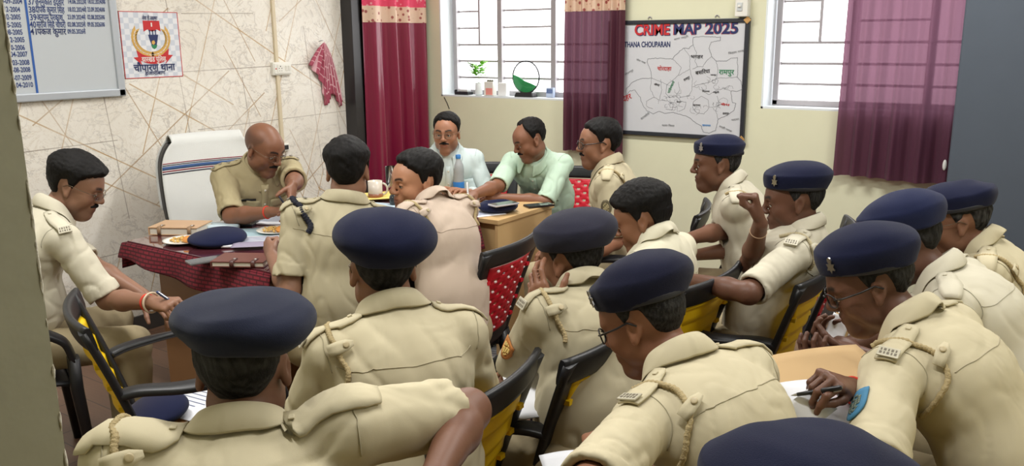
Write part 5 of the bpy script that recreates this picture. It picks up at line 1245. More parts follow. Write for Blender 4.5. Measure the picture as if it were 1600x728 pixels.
tb = empty('side_table', ((TX0+TX1)/2, (TY0+TY1)/2, 0)); tag(tb, 'light oak side table past the desk, in front of the two men in pale shirts', 'table'); tw2, td2 = TX1-TX0, TY1-TY0
MB().box((0, 0, TZ-.0125), (tw2, td2, .025), None, .003).build('table_top', m_lightwood, tb)
MB().box((tw2/2-.02, 0, (TZ-.025)/2), (.02, td2-.02, TZ-.03), None, .002).build('end_panel', m_lightwood, tb); MB().box((-tw2/2+.03, 0, (TZ-.025)/2), (.02, td2-.02, TZ-.03), None, .002).build('end_panel', m_lightwood, tb); MB().box((0, -td2/2+.05, TZ/2+.05), (tw2-.08, .02, TZ-.16), None, .002).build('front_panel', m_lightwood, tb)
P = skirt((TX0+.02, TY0), (TX1-.16, TY0), .42, .40, (0, -1), 9, 4); P = [[(x, y, z+TZ-DZ+.005) for x, y, z in r] for r in P]
mb = MB(); mb.grid(P); mb.grid([[(TX0+.02+(TX1-.16-TX0-.02)*i/4, TY0+.09*j/2, TZ+.002) for j in range(3)] for i in range(5)]); o = mb.build('tablecloth', cloth_weave(), solid=.003); tag(o, 'maroon cloth strip hanging down the near side of the oak side table', 'tablecloth')
# things on the desk -----------------------------------------------------
Z1 = DZ+.0065
D_ = lambda px, py, z=Z1: at_z(px, py, z)
a_cam = YAW   # yaw that lines a thing up with the picture
lb = diary('diary', D_(284, 362), .24, .17, .040, a_cam-.10, srgb(196, 160, 124), 'thick tan leather diary with a strap at the left end of the desk', (-.28, .34))
pl1 = D_(288, 379); snack_plate(pl1, 'white foam plate of savoury mix in front of the tan diary', 1); food(pl1, 1, 1)
pl2 = D_(432, 363); snack_plate(pl2, 'white foam plate of savoury mix beside the fist of the officer at the desk', 2); food(pl2, 2, 1)
loose_beret(D_(340, 381), a_cam+.35, 'navy beret lying on the desk between the snack plate and the brown notebook', .10)
paper_stack('memo_pad', D_(346, 358), .15, .09, .022, a_cam-.25, 'pale blue memo pad behind the beret on the desk', 'notepad', mat('pale blue paper', srgb(196, 214, 222), .7), False)
phone('tablet', D_(376, 351), .17, .10, .012, a_cam-.15, 'black tablet lying in front of the bald officer')['category'] = 'tablet'
paper_stack('paper_sheet', D_(432, 345), .30, .21, .010, a_cam-.05, 'white paper pad the bald officer is writing on', curl=.006)
paper_stack('open_register', D_(405, 379), .30, .19, .010, a_cam+.15, 'open register with a purple page beside the navy beret on the desk', 'register', M_('paper', lambda: 0), True, .010)
o = paper_stack('printed_page', D_(390, 382, Z1+.017), .15, .10, .001, a_cam+.15, 'purple grey printed page lying on the open register', 'paper', mat('purple grey print', srgb(150, 142, 164), .6), False)
phone('phone', D_(322, 408), .075, .15, .009, a_cam-.9, 'grey phone at the desk edge beside the brown notebook', (120, 122, 122))
diary('notebook', D_(382, 411), .22, .15, .026, a_cam-.08, srgb(104, 58, 52), 'dark brown leather notebook with strap at the near edge of the desk', (-.1, .3))
paper_stack('blue_folder', D_(385, 366), .34, .24, .003, a_cam+.1, 'pale blue plastic folder under the papers on the desk', 'folder', mat('pale blue plastic', srgb(176, 204, 214), .35), False)
# the far end of the desk and the side table
mugp = D_(587, 309); r = empty('mug', tuple(mugp), a_cam); tag(r, 'white ceramic mug with a brown foot on the far end of the desk', 'mug')
MB().lathe([(0, .002), (.036, .002), (.040, .010), (.042, .10), (.0405, .10), (.038, .012), (0, .012)], 32, cap=False).build('cup', mat('white ceramic', srgb(214, 204, 190), .25), r)
MB().tube([(.040+.030*math.sin(t), 0, .052-.034*math.cos(t)) for t in np.linspace(.1, math.pi-.1, 12)], .006, 8).build('handle', mat('ceramic handle', srgb(206, 196, 182), .25), r)
MB().lathe([(.0405, .004), (.0425, .004), (.0428, .028), (.0415, .028)], 32, cap=False).build('brown_band', mat('brown glaze', srgb(150, 96, 70), .3), r)
m_glass, ntg, bg = new_mat('clear glass'); bg.inputs['Transmission Weight'].default_value = 1.; bg.inputs['Roughness'].default_value = .03; bg.inputs['IOR'].default_value = 1.45; bg.inputs['Base Color'].default_value = (.96, .98, .98, 1)
def tumbler(p, h, r0, label):
    o = MB().lathe([(0, .0), (r0*.9, .0), (r0, .004), (r0*1.08, h), (r0*1.02, h), (r0*.92, .008), (0, .008)], 28, cap=False).build('drinking_glass', m_glass); o.location = tuple(p); tag(o, label, 'glass'); return o
tumbler(D_(612, 292), .13, .034, 'empty clear drinking glass behind the mug')
for k, (px, py) in enumerate(((617, 320), (627, 337))):
    p = D_(px, py); o = MB().lathe([(0, 0), (.024, 0), (.030, .01), (.030, .045), (.022, .058), (.012, .064), (0, .066)], 12, cap=False).build('paperweight', mat('dark cut glass', srgb(44, 50, 52), .1, bump=(70., .9, .01))); o.location = tuple(p); tag(o, ['dark cut glass paperweight behind the other, nearer the mug', 'dark cut glass paperweight beside the chin of the turned officer'][k], 'paperweight')
paper_stack('yellow_folder', D_(600, 306), .30, .22, .006, a_cam+.3, 'yellow cardboard folder beside the mug', 'folder', mat('yellow card', srgb(238, 214, 120), .7), False)
paper_stack('pink_paper', D_(612, 335), .26, .20, .005, a_cam+.2, 'pinkish paper file at the elbow of the turned officer', 'paper', mat('pinkish paper', srgb(206, 178, 190), .7))
paper_stack('blue_sheet', D_(596, 322), .2, .16, .003, a_cam-.3, 'pale blue sheet under the dark paperweights', 'paper', mat('pale blue sheet', srgb(186, 206, 220), .7), False)
T_ = lambda px, py, z=TZ+.0015: at_z(px, py, z)
bp_ = T_(717, 302); r = empty('water_bottle', tuple(bp_)); tag(r, 'clear plastic water bottle with blue label and blue cap on the side table', 'bottle')
prof = [(0, .002), (.030, .0), (.034, .008), (.034, .06), (.0325, .07), (.034, .08), (.0325, .09), (.034, .10), (.0325, .115), (.034, .13), (.034, .15), (.030, .175), (.018, .20), (.014, .21), (.014, .222)]
m_pet, ntp, bpt = new_mat('clear plastic'); bpt.inputs['Transmission Weight'].default_value = .6; bpt.inputs['Roughness'].default_value = .22; bpt.inputs['IOR'].default_value = 1.33; bpt.inputs['Base Color'].default_value = (.92, .96, .98, 1)
MB().lathe(prof, 28).build('bottle_body', m_pet, r); MB().lathe([(.0345, .022), (.0352, .024), (.0352, .072), (.0345, .074)], 28, cap=False).build('label', mat('blue label', srgb(48, 120, 196), .4), r); MB().lathe([(.0155, .214), (.016, .216), (.016, .236), (.014, .238)], 20).build('cap', mat('blue cap', srgb(60, 130, 200), .4), r)
loose_beret(T_(778, 330), a_cam, 'navy beret lying upside down on the corner of the side table', 0, True, (26, 28, 50), .93)
phone('phone', T_(787, 320, TZ+.052), .075, .155, .009, a_cam-.95, 'phone with a shining screen lying in the upturned beret', (200, 200, 206))
phone('black_phone', T_(842, 322), .08, .16, .010, a_cam-1.15, 'black phone on the side table by the elbow of the man in mint', (34, 30, 32))
paper_stack('white_box', T_(742, 318), .05, .08, .04, a_cam, 'small white box under the hands of the man in mint', 'box', None, False)
paper_stack('loose_sheet', T_(752, 334), .22, .16, .003, a_cam+.5, 'white sheet lying at the near edge of the side table', 'paper')
# ------------------------------------------------------------------ window sill
SZ = WZ0+.013; S_ = lambda px, dy=.07: at_y(px, 150, YW+dy)[0]
o = MB().box((0, 0, .012), (.13, .07, .024), None, .004).build('sill_tray', mat('black plastic tray', srgb(36, 36, 40), .4)); at_obj(o, (S_(726), YW+.06, SZ)); tag(o, 'flat black tray on the left window sill', 'tray'); MB().box((.01, 0, .032), (.085, .05, .016), None, .003).build('tray_insert', mat('grey insert', srgb(206, 208, 210), .5), o)
pr = empty('money_plant', (S_(750), YW+.055, SZ)); tag(pr, 'green leafy cutting in a white vase on the left window sill', 'plant'); MB().lathe([(0, 0), (.026, 0), (.030, .01), (.027, .09), (.022, .095), (.022, .09), (0, .085)], 20, cap=False).build('vase', mat('white vase', srgb(226, 232, 234), .3), pr)
MB().tube([(0, 0, .08), (.003, 0, .13), (-.004, .002, .20)], .003, 6).build('stem', mat('plant stem', srgb(126, 140, 70), .6), pr)
mb = MB(); rg = random.Random(3)
for k in range(46):
    a = rg.uniform(0, 6.28); rr_ = rg.uniform(.004, .045); zc = .19+rg.uniform(-.045, .05); c = Vector((rr_*math.cos(a)-.008, rr_*math.sin(a)*.7, zc)); l = rg.uniform(.034, .055); d = Vector((math.cos(a), math.sin(a), rg.uniform(-.3, .9))).normalized(); sdv = d.cross(Vector((0, 0, 1))).normalized(); up_ = sdv.cross(d)
    mb.grid([[tuple(c+d*l*(i/4)+sdv*w*l*.42*math.sin(math.pi*(.12+.8*i/4))+up_*(-abs(w)*.004)) for w in (-1, 0, 1)] for i in range(5)])
mb.build('foliage', mat('bright green leaves', srgb(126, 196, 60), .5), pr, recalc=False, solid=.001)
for k, (px, w, h, col, lb_) in enumerate(((768, .085, .105, (230, 228, 220), 'white pen box with a pink panel on the window sill'), (788, .075, .098, (236, 238, 238), 'plain white box next to the pink panelled box on the sill'))):
    b2 = MB().box((0, 0, h/2), (w, .05, h), None, .004).build('sill_box', mat('sill box %d' % k, srgb(*col), .5)); at_obj(b2, (S_(px), YW+.055+.01*k, SZ)); tag(b2, lb_, 'box')
    if k == 0:
        MB().box((.008, -.0265, .032), (w*.72, .003, .05), None, .001).build('pink_panel', mat('pink panel', srgb(232, 150, 140), .5), b2); mb = MB()
        for j in range(3): mb.sphere((-.02+.02*j, 0, h+.006), .009, 10, (1.4, .8, .8))
        mb.build('dark_seedheads', mat('dark seed heads', srgb(84, 78, 50), .7), b2)
dx = S_(823); dr = empty('sand_timer_ornament', (dx, YW+.06, SZ)); tag(dr, 'round glass sand picture ornament half full of green sand on the sill', 'ornament')
Rr = (at_y(844, 125, YW+.06)[0]-at_y(803, 125, YW+.06)[0])/2; zc = .028+Rr
MB().box((0, 0, .016), (.165, .075, .034), None, .006, taper=.86).build('base', m_plastic, dr)
MB().tube([(Rr*math.cos(t), 0, zc+Rr*math.sin(t)) for t in np.linspace(0, 6.2832, 56, endpoint=False)], .0055, 8, True).build('ring', mat('dark ring', srgb(66, 70, 74), .3, .5), dr)
mb = MB(); n = 40; arc = [(Rr*.96*math.cos(t), zc+Rr*.96*math.sin(t)) for t in np.linspace(R_(172), R_(325), n)]; mb.prism([(x, z) for x, z in arc]+[(Rr*.45, zc-Rr*.42), (-Rr*.1, zc-Rr*.25), (-Rr*.55, zc-.0)], .010, NROT.to_4x4() @ Matrix.Translation((0, 0, -.005))); mb.build('green_sand', mat('green sand', srgb(36, 150, 84), .6, bump=(200., .3, .002), vary=.2), dr)
MB().lathe([(0, -.004), (Rr*.97, -.004), (Rr*.97, .004), (0, .004)], 48, cap=False).build('glass_disc', m_lens(), dr); gd_ = [c for c in dr.children if c.name.startswith('glass_disc')][0]; gd_.rotation_euler = (R_(90), 0, 0); gd_.location = (0, -.009, zc)
o = MB().box((0, 0, .035), (.06, .03, .07), None, .003).build('small_carton', mat('pale blue carton', srgb(176, 190, 214), .6)); at_obj(o, (S_(858), YW+.09, SZ)); tag(o, 'small pale blue carton on the sill beside the round ornament', 'carton'); MB().box((0, -.016, .045), (.05, .002, .03)).build('carton_print', mat('carton print', srgb(96, 116, 160), .6), o)
# ------------------------------------------------------------------ the people
KH = lambda key, r, g, b_, f=.6: cloth(key, (r, g, b_), fold=f)
k_main = KH('khaki', 197, 187, 158); k_light = KH('khaki_light', 203, 197, 178); k_olive = KH('khaki_olive', 172, 160, 126); k_pink = KH('khaki_pink', 200, 182, 166); k_cream = KH('cream', 218, 213, 190); k_tan = KH('khaki_tan', 184, 175, 148)
s_white = KH('white_shirt', 206, 220, 220); s_mint = KH('mint_shirt', 190, 214, 194)
SK = dict(mid=(142, 104, 84), light=(164, 120, 98), dark=(100, 72, 58), brown=(122, 88, 70))
PP = {}
def add(key, **sp): PP[key] = person(sp); PP[key]['az'] = sp['az']; return PP[key]
px = lambda x, y, d: ('w', x, y, d)
add('left', label='bareheaded officer in glasses writing at the near end of the desk, left edge', neck=30, head=(118, 290, 3.3), az=55, haz=80, hp=24, skin=SK['mid'], hair='thick', glasses='thin', moustache=1.35, shirt=k_light, lanyard={-1: 'khaki'}, title={1: 'pale'}, cord=1, belly=.02,
    R=dict(t=('E', (178, 480, 3.15), (240, 473, 3.2)), pose='write', pn=(-.3, .2, -1), fwd=.05), L=dict(t=px(225, 462, 3.35), pose='relax'), gaze=(0, -.5), closed=0)
add('chief', label='bald officer with glasses writing at the desk in front of the white executive chair', neck=35, hs=1.08, head=(412, 232, 4.3), az=146, haz=118, hp=24, skin=(128, 86, 64), hair='bald', glasses='thin', moustache=1.35, shirt=k_olive, front=2, stars={1: 3, -1: 3}, lanyard={-1: 'navy'}, b=1.06, belly=.03, closed=1, h=.0045,
    R=dict(t=('E', (362, 338, 3.62), (425, 331, 3.45)), pose='write', pn=(.2, -.1, -1)), L=dict(t=px(462, 313, 3.6), pose='relax', hd=(.3, .6, -.7), pn=(.5, .3, -.6)), gaze=(0, -.6))
add('back', label='officer in olive khaki with a dark navy shoulder lanyard, back turned, sitting at the desk', neck=10, side=9, lean=4, head=(543, 268, 3.25), az=-12, haz=-6, hp=4, skin=SK['mid'], hair='short', thick=.022, shirt=k_tan, lanyard={-1: 'navy'}, b=1.02, stars={-1: 2}, wr=1.2, noeyes=1,
    L=dict(t=('E', (452, 460, 3.2), (426, 402, 3.4)), pose='fist', pn=(1, .3, -.2), sleeve=.80), R=dict(t=(.10, .42, .74)))
add('turn', label='young officer in pinkish khaki turning his face left over his shoulder', neck=35, lean=14, head=(650, 284, 3.4), az=-56, haz=-124, hp=2, hr=-3, skin=(186, 134, 104), hair='short', thick=.02, shirt=k_pink, lanyard={1: 'khaki', -1: 'khaki'}, b=1.0, gaze=(-.25, -.1), h=.0045, side=5,
    L=dict(t=(-.05, .40, .80), up=.02), R=dict(t=(.08, .40, .80), up=.03))
add('white', label='man with glasses in a plain white long-sleeved shirt facing the camera', neck=8, lean=12, head=(698, 208, 5.1), az=172, haz=188, hp=2, skin=(160, 112, 86), hair='short', thick=.012, glasses='thin', moustache=1.35, shirt=s_white, front=1, epaulette=0, sleeve=1.9, gaze=(0, -.05), h=.0045, trousers=cloth('grey_trouser', (84, 84, 88)),
    R=dict(t=(.10, .33, .80)), L=dict(t=(-.10, .36, .80)))
add('green', label='man in a pale mint short-sleeved shirt writing at the oak side table', head=(828, 218, 4.95), az=-158, haz=-112, hp=22, skin=(134, 92, 70), hair='reced', moustache=1.35, shirt=s_mint, front=1, epaulette=0, closed=1, h=.0045, sleeve=.98, cuff=0, trousers=cloth('grey_trouser', (84, 84, 88)),
    R=dict(t=('E', (778, 290, 4.75), (742, 303, 4.6)), pose='write', pn=(0, .2, -1)), L=dict(t=('E', (852, 315, 4.62), (772, 308, 4.45)), pose='relax', pn=(0, 0, -1)))
add('prof', label='officer with dark rimmed glasses in profile and a round badge on his sleeve', lean=8, head=(937, 224, 4.2), az=-72, haz=-92, hp=2, skin=(150, 106, 82), hair='short', thick=.014, glasses='thick', moustache=1.35, shirt=k_main, lanyard={-1: 'khaki'}, badge={-1: dict(kind='round', col='olive', at=.12, fwd=.1)}, front=1, h=.0045, gaze=(0, 0),
    L=dict(t=('E', (962, 388, 4.1), (905, 405, 4.0)), pose='relax'), R=dict(t=(.08, .36, .64)))
add('map', label='officer in a navy beret sitting upright in profile below the crime map', neck=24, lean=12, head=(1120, 256, 3.8), az=-70, haz=-84, hp=3, skin=(112, 76, 58), shirt=k_light, beret=dict(rx=.096, ry=.112, rz=.056, cz=.028, badge=-40, cpitch=-6, cy=.0, pitch=4), lanyard={-1: 'khaki'}, front=1, gaze=(0, -.1), h=.0045, grey=.4,
    L=dict(t=('E', (1163, 388, 3.7), (1090, 398, 3.55)), pose='relax', sleeve=.85), R=dict(t=px(1078, 372, 3.6), pose='relax'))
add('chin', label='officer in a navy beret resting his clasped hand against his mouth', neck=30, lean=-22, b=.95, head=(1240, 313, 3.05), az=-62, haz=-80, hp=8, skin=(104, 70, 54), shirt=k_light, beret=dict(rx=.106, ry=.118, rz=.060, cz=.030, badge=-45, cpitch=-4, pitch=8), lanyard={-1: 'pale'}, title={-1: 'pale'}, front=1, gaze=(0, -.2), h=.0045, grey=.3,
    R=dict(t=('E', (1172, 412, 2.95), (1188, 350, 2.93)), pose='fist', pn=(-.2, 1, .1), hd=(.0, .25, 1)), L=dict(t=('E', (1170, 458, 2.8), (1078, 438, 2.95)), pose='relax', sleeve=.92))
add('young', label='bareheaded young man with thick black hair in a cream shirt, head bowed', neck=26, lean=0, hs=1.05, head=(1005, 341, 3.13), az=-55, haz=-72, hp=20, skin=(134, 92, 68), hair='thick', thick=.024, shirt=k_cream, epaulette=0, closed=1, R=dict(t=(.1, .42, .62)), L=dict(t=(-.08, .40, .62)), gaze=(0, -.6))
add('cheek', label='officer in a charcoal beret leaning his cheek on his left hand, orange sleeve badge', neck=24, side=9, lean=14, head=(895, 404, 2.5), az=-34, haz=-42, hp=14, hr=-6, skin=(136, 94, 72), shirt=k_tan, beret=dict(rx=.110, ry=.122, rz=.066, cz=.030, tone='grey', rgb=(44, 44, 58), cpitch=-4, roll=0), lanyard={-1: 'khaki'}, title={-1: 'pale'}, badge={-1: dict(kind='shield', col='orange', at=.16, fwd=.2)}, noeyes=1, grey=.2,
    L=dict(t=('E', (803, 580, 2.35), (860, 500, 2.42)), pose='cheek', pnh=(1, .25, .0), hdh=(.05, .30, 1.)), R=dict(t=(.12, .36, .64)))
add('beret', label='officer seen from behind in the widest round navy beret, behind the front officer', neck=22, lean=16, head=(598, 420, 2.08), az=-24, haz=-18, hp=4, skin=(128, 88, 66), shirt=k_main, beret=dict(rx=.128, ry=.132, rz=.072, cz=.036, cy=-.004, cx=.0, roll=3, pitch=12, cpitch=-4), lanyard={-1: 'khaki'}, title={-1: 'pale'}, noeyes=1, glasses='thin', b=1.0, grey=.2, wr=1.2,
    R=dict(t=(.12, .40, .66)), L=dict(t=(-.12, .40, .66)))
add('front', label='front officer in a navy beret with his bare right elbow stuck out sideways', neck=26, head=(380, 574, 1.5), az=-10, haz=-8, hp=10, skin=(112, 76, 58), shirt=k_main, beret=dict(rx=.120, ry=.132, rz=.048, cz=.030, z=.068, cx=.004, roll=2, pitch=4, cpitch=4, rgb=(36, 40, 58), tone='f'), lanyard={-1: 'khaki'}, noeyes=1, b=1.08, wr=1.3, h=.0045, grey=.3,
    R=dict(t=('E', (732, 642, 1.48), (680, 745, 1.60)), pose='relax', up=.065, sleeve=.80), L=dict(t=(-.12, .40, .64), up=.045))
add('centre', label='officer in a navy beret and thin glasses bowing over papers, front row centre', neck=32, head=(1006, 500, 1.92), az=-40, haz=-56, hp=26, skin=(146, 100, 76), shirt=k_main, glasses='thick', beret=dict(cpitch=-10, roll=4, pitch=8, badge=-48, rgb=(26, 28, 48), tone='c'), lanyard={-1: 'khaki'}, title={-1: 'pale'}, b=1.04, h=.0045, closed=1, grey=.3,
    L=dict(t=('E', (925, 760, 1.62), (935, 700, 1.75)), pose='hold', sleeve=1.0, fwd=.03, up=-.015), R=dict(t=(.05, .42, .66), pose='relax'))
add('right', label='officer with glasses and a blue shield sleeve badge writing, nearest at the right', neck=34, head=(1360, 443, 2.1), az=-48, haz=-74, hp=24, skin=(104, 70, 54), shirt=k_main, glasses='thick', beret=dict(cpitch=-4, roll=4, pitch=10, badge=-42), lanyard={-1: 'khaki'}, title={-1: 'pale'}, badge={-1: dict(kind='shield', col='blue', at=.17, fwd=.25, h=.085, w=.075)}, b=1.05, h=.0045, gaze=(0, -.6), grey=.2,
    R=dict(t=('E', (1392, 640, 2.0), (1325, 606, 1.92)), pose='write', pn=(.1, .3, -1)), L=dict(t=('E', (1368, 722, 1.8), (1318, 668, 1.85)), pose='hold', sleeve=1.0, fwd=.05))
add('behind', label='officer in a navy beret bowing over small cards, face hidden, at the right', neck=32, head=(1414, 379, 2.5), az=-56, haz=-66, hp=26, skin=(98, 66, 52), shirt=k_light, beret=dict(cpitch=-4, pitch=8, rgb=(30, 36, 66), tone='b'), noeyes=1, grey=.2,
    R=dict(t=px(1318, 545, 2.35), pose='hold', pn=(0, .3, 1)), L=dict(t=px(1345, 555, 2.3), pose='hold', pn=(0, .3, 1)))
add('rear', label='officer in navy beret and glasses against the blue grey cupboard', neck=30, lean=16, head=(1494, 346, 2.85), az=-58, haz=-70, hp=14, skin=(122, 84, 64), shirt=k_main, glasses='thin', beret=dict(rx=.106, ry=.124, rz=.052, cz=.030, cpitch=4, pitch=0, badge=-40), lanyard={-1: 'khaki'}, gaze=(0, -.4), grey=.5,
    R=dict(t=(.1, .42, .62)), L=dict(t=(-.1, .42, .62)))
add('near', label='nearest officer of whom only the navy beret shows at the bottom edge', head=(1236, 860, 1.02), az=-35, haz=-40, hp=6, skin=SK['mid'], shirt=k_main, beret=dict(rx=.126, ry=.140, rz=.066, cz=.034, cpitch=-2, roll=3, h=.004), noeyes=1, R=dict(t=(.1, .42, .62)), L=dict(t=(-.1, .42, .62)))
# ------------------------------------------------------------------ what they sit on
def seat_for(key, kind, label, back=0., dr=0., group=None):
    P = PP[key]; q = P['toW'](np.array([0, -.02-back, 0])); return chair(kind, q, P['az']+dr, label, group)
def rail(px_, py_, az_, x=1.0):
    """seat position of a chair whose top back corner is seen at a pixel"""
    t_ = YAW-R_(az_); return at_z(px_, py_, .87)[:2]-np.array([[math.cos(t_), -math.sin(t_)], [math.sin(t_), math.cos(t_)]])@np.array(back_pt(1, x)[:2])
seat_for('left', 'yellow', 'black armchair under the writing officer at the near end of the desk')
chair('red', at_d(757, 285, 5.3), 176, 'red backed black armchair behind the shoulder of the man in the white shirt')
chair('red', at_d(884, 290, 5.1), -168, 'red backed black armchair between the man in mint and the officer in profile')
seat_for('prof', 'red', 'red backed armchair under the officer in dark rimmed glasses')
seat_for('map', 'red', 'armchair under the officer below the crime map')
chair('yellow', (-1.12, 2.955), -58, 'yellow backed black armchair under the officer resting his hand at his mouth')
chair('yellow', (-1.40, 2.73), -50, 'yellow backed black armchair behind the bareheaded young man in cream')
chair('yellow', rail(1000, 492, -58), -58, 'yellow backed black armchair under the officer leaning his cheek on his hand')
chair('yellow', (-1.487, 1.508), -60, 'yellow backed black armchair just right of the front officer\'s bare elbow')
seat_for('front', 'yellow', 'armchair under the front officer with the bare elbow')
seat_for('centre', 'yellow', 'armchair under the front row centre officer')
seat_for('right', 'yellow', 'yellow backed armchair under the officer with the blue sleeve badge')
seat_for('behind', 'yellow', 'armchair under the officer looking at cards')
seat_for('rear', 'red', 'red backed armchair under the officer at the far right')
seat_for('near', 'yellow', 'armchair under the nearest officer at the bottom edge')
q = at_z(556, 530, .43); visitor_chair(q, -36, 'dark wooden visitor chair with plain black back between two officers at the desk')
chair('red', (-2.271, 2.718), -62, 'red backed black armchair under the turned young officer in pinkish khaki')
# empty chair
A_ROOT = rail(131, 519, 60)
chair('yellow', A_ROOT, 60, 'empty yellow backed black armchair holding a beret and papers, lower left')
# executive chair of the bald officer
q = at_d(316, 216, 4.88); hv = np.array([math.cos(R_(124.8-140)), math.sin(R_(124.8-140))]); q[:2] += hv*.40; r = empty('executive_chair', (q[0], q[1], 0), YAW-R_(140)); tag(r, 'tall executive chair with a white towel cover and striped band, behind the bald officer', 'chair')
m_leath = mat('black leather upholstery', srgb(30, 30, 34), .45); m_tow = mat('white terry towel', srgb(228, 230, 228), .95, bump=(500., .7, .003))
MB().box((0, .06, .43), (.52, .52, .10), None, .035, seg=3).build('seat', m_leath, r)
def bk(u, v, off):  # back cushion surface
    z = .46+.68*v; hw = .255+.03*math.sin(v*3.0)-.06*max(0, (v-.72)/.28)**3; return np.array([u*hw, -.24-.16*v+.05*(u*u)-off, z])
def slab(t0, t1, v0, v1, du=1.0, nu=22, nv=26):
    P = []
    for i in range(nu+1):
        u = (i/nu*2-1)*du; P.append([bk(u, v0+(v1-v0)*j/nv, -t0*(1-.25*u*u)) for j in range(nv+1)])
    for i in range(nu, -1, -1):
        u = (i/nu*2-1)*du; P.append([bk(u, v0+(v1-v0)*j/nv, t1) for j in range(nv+1)])
    return P
mb = MB(); mb.grid(slab(.05, .05, 0, .985), closed_u=True); o = mb.build('backrest', m_leath, r)
wnz = snoise(5, 14., 4, (1, 1, .4))
def tow(u, v):
    p = bk(u*1.03, min(v, 1.0), -.058*(1-.25*u*u)); p[1] += .006*float(wnz(p[None]*1.0)[0]); return p
Pf = []
for i in range(33):
    u = i/32*2-1; row = [tow(u, .10+.90*j/30) for j in range(31)]
    for t in np.linspace(.15, 1, 6): a = bk(u*1.03, 1., -.058*(1-.25*u*u)); b_ = bk(u*1.03, 1., .062); m_ = a*(1-t)+b_*t; m_[2] += .035*math.sin(t*math.pi); row.append(m_)
    for v in np.linspace(.97, .45, 12): row.append(bk(u*1.03, v, .062))
    Pf.append(row)
mb = MB(); mb.grid(Pf); tw3 = mb.build('towel_cover', m_tow, r, recalc=False, solid=.006)
for v0, v1, mm, nm in ((.770, .778, 'r', 'stripe'), (.786, .812, 'b', 'stripe'), (.818, .824, 'k', 'stripe'), (.832, .838, 'r', 'stripe'), (.752, .760, 'k', 'stripe')):
    mb = MB(); mb.grid([[tow(u, v)+np.array([0, .0045, 0]) for v in np.linspace(v0, v1, 3)] for u in np.linspace(-1, 1, 33)]); mb.build(nm, {'r': mat('red stripe', srgb(140, 40, 60), .9), 'b': mat('blue stripe', srgb(64, 92, 140), .9), 'k': mat('dark stripe', srgb(44, 48, 72), .9)}[mm], tw3, recalc=False, solid=.002)
for sx in (-1, 1): MB().tube([(sx*.30, -.22, .50), (sx*.31, -.10, .66), (sx*.31, .12, .67), (sx*.30, .22, .62), (sx*.28, .20, .46)], .032, 10, flat=(1, .6, (0, 0, 1))).build('armrest', m_leath, r)
MB().lathe([(.03, .10), (.03, .38)], 16).build('gas_column', m_metal(), r)
for k in range(5):
    a = 2*math.pi*k/5; MB().tube([(0, .05, .11), (.16*math.cos(a), .05+.16*math.sin(a), .09), (.30*math.cos(a), .05+.30*math.sin(a), .06)], .022, 8).build('base_spoke', m_plastic, r); MB().sphere((.30*math.cos(a), .05+.30*math.sin(a), .032), .03, 12).build('castor', m_plastic, r)
# ------------------------------------------------------------------ things in hands and on laps
def hp_(key, sx, p): P = PP[key]; return P['toW'](P['hfr'][sx].w(p))
pen(hp_('left', 1, (-.038, .100, -.070)), hp_('left', 1, (.004, .040, .055)), (52, 70, 120), 'blue pen in the right hand of the officer at the near desk end')
pen(hp_('chief', 1, (-.030, .105, -.060)), hp_('chief', 1, (.012, .050, .075)), (40, 42, 60), 'dark pen in the right hand of the bald officer')
pen(hp_('green', 1, (-.030, .105, -.060)), hp_('green', 1, (.0, .060, .080)), (226, 226, 226), 'white pen in the hand of the man in mint')
pen(at_d(1236, 618, 1.86), at_d(1316, 605, 1.80), (24, 24, 28), 'black pen in the hand of the officer with the blue sleeve badge')
def wristband(key, sx, off, r, thick, m, name, label_part=None):
    P = PP[key]; W, E = P['wr'][sx], P['el'][sx]; a = nrm(E-W); c = W+a*off; u = nrm(np.cross(a, [0, 0, 1.])); v = np.cross(a, u); mb = MB(); mb.tube([c+(u*math.cos(t)+v*math.sin(t))*r for t in np.linspace(0, 2*math.pi, 30, endpoint=False)], thick, 8, True); o = mb.build(name, m, P['root']); return o
m_thread = mat('red thread', srgb(208, 62, 44), .8); m_bangle = mat('pale bangle', srgb(206, 186, 160), .35)
wristband('left', 1, .035, .0285, .0042, m_thread, 'wrist_thread'); wristband('left', 1, .010, .036, .004, m_bangle, 'bangle')
wristband('chief', 1, .03, .0285, .004, m_thread, 'wrist_thread'); wristband('chin', 1, .045, .0285, .0018, mat('pale thread', srgb(190, 160, 130), .8), 'wrist_thread')
for k in range(3): wristband('right', 1, .018+.008*k, .0285, .003, m_thread, 'wrist_thread')
def lap(px_, py_, d): return at_d(px_, py_, d)
def held_sheet(name, ctr, w, h, ax_u, ax_v, label, cat, m, t=.0012, curl=.0, lines=False):
    """sheet with its own plane: ax_u, ax_v world directions"""
    u = nrm(ax_u); v = np.array(ax_v, float); v = nrm(v-u*(v@u)); n = np.cross(u, v); mb = MB()
    mb.grid([[tuple(np.asarray(ctr)+u*w*(i/10-.5)+v*h*(j/8-.5)+n*curl*math.sin(math.pi*i/10)) for j in range(9)] for i in range(11)]); o = mb.build(name, m, recalc=False, solid=t); tag(o, label, cat)
    if lines:
        mb = MB()
        for k in range(7):
            y = h*(.36-k*.1)
            for sgn in (1,): mb.grid([[tuple(np.asarray(ctr)+u*x+v*(y+dy)+n*(t*.5+.0012)*(1 if n[2] > 0 else -1)) for dy in (-.0015, .0015)] for x in np.linspace(-w*.4, w*(.40-.1*(k % 3)), 8)])
        mb.build('print_lines', M_('ink3', lambda: mat('grey print', srgb(150, 148, 150), .8)), o, recalc=False, solid=.0003)
    return o
IR = np.array([math.cos(YAW), math.sin(YAW), 0]); IF = np.array([-math.sin(YAW), math.cos(YAW), 0]); UP = np.array([0, 0, 1.])
m_pap = M_('paper', lambda: 0); m_kraft = mat('brown file card', srgb(196, 164, 118), .8, vary=.05)
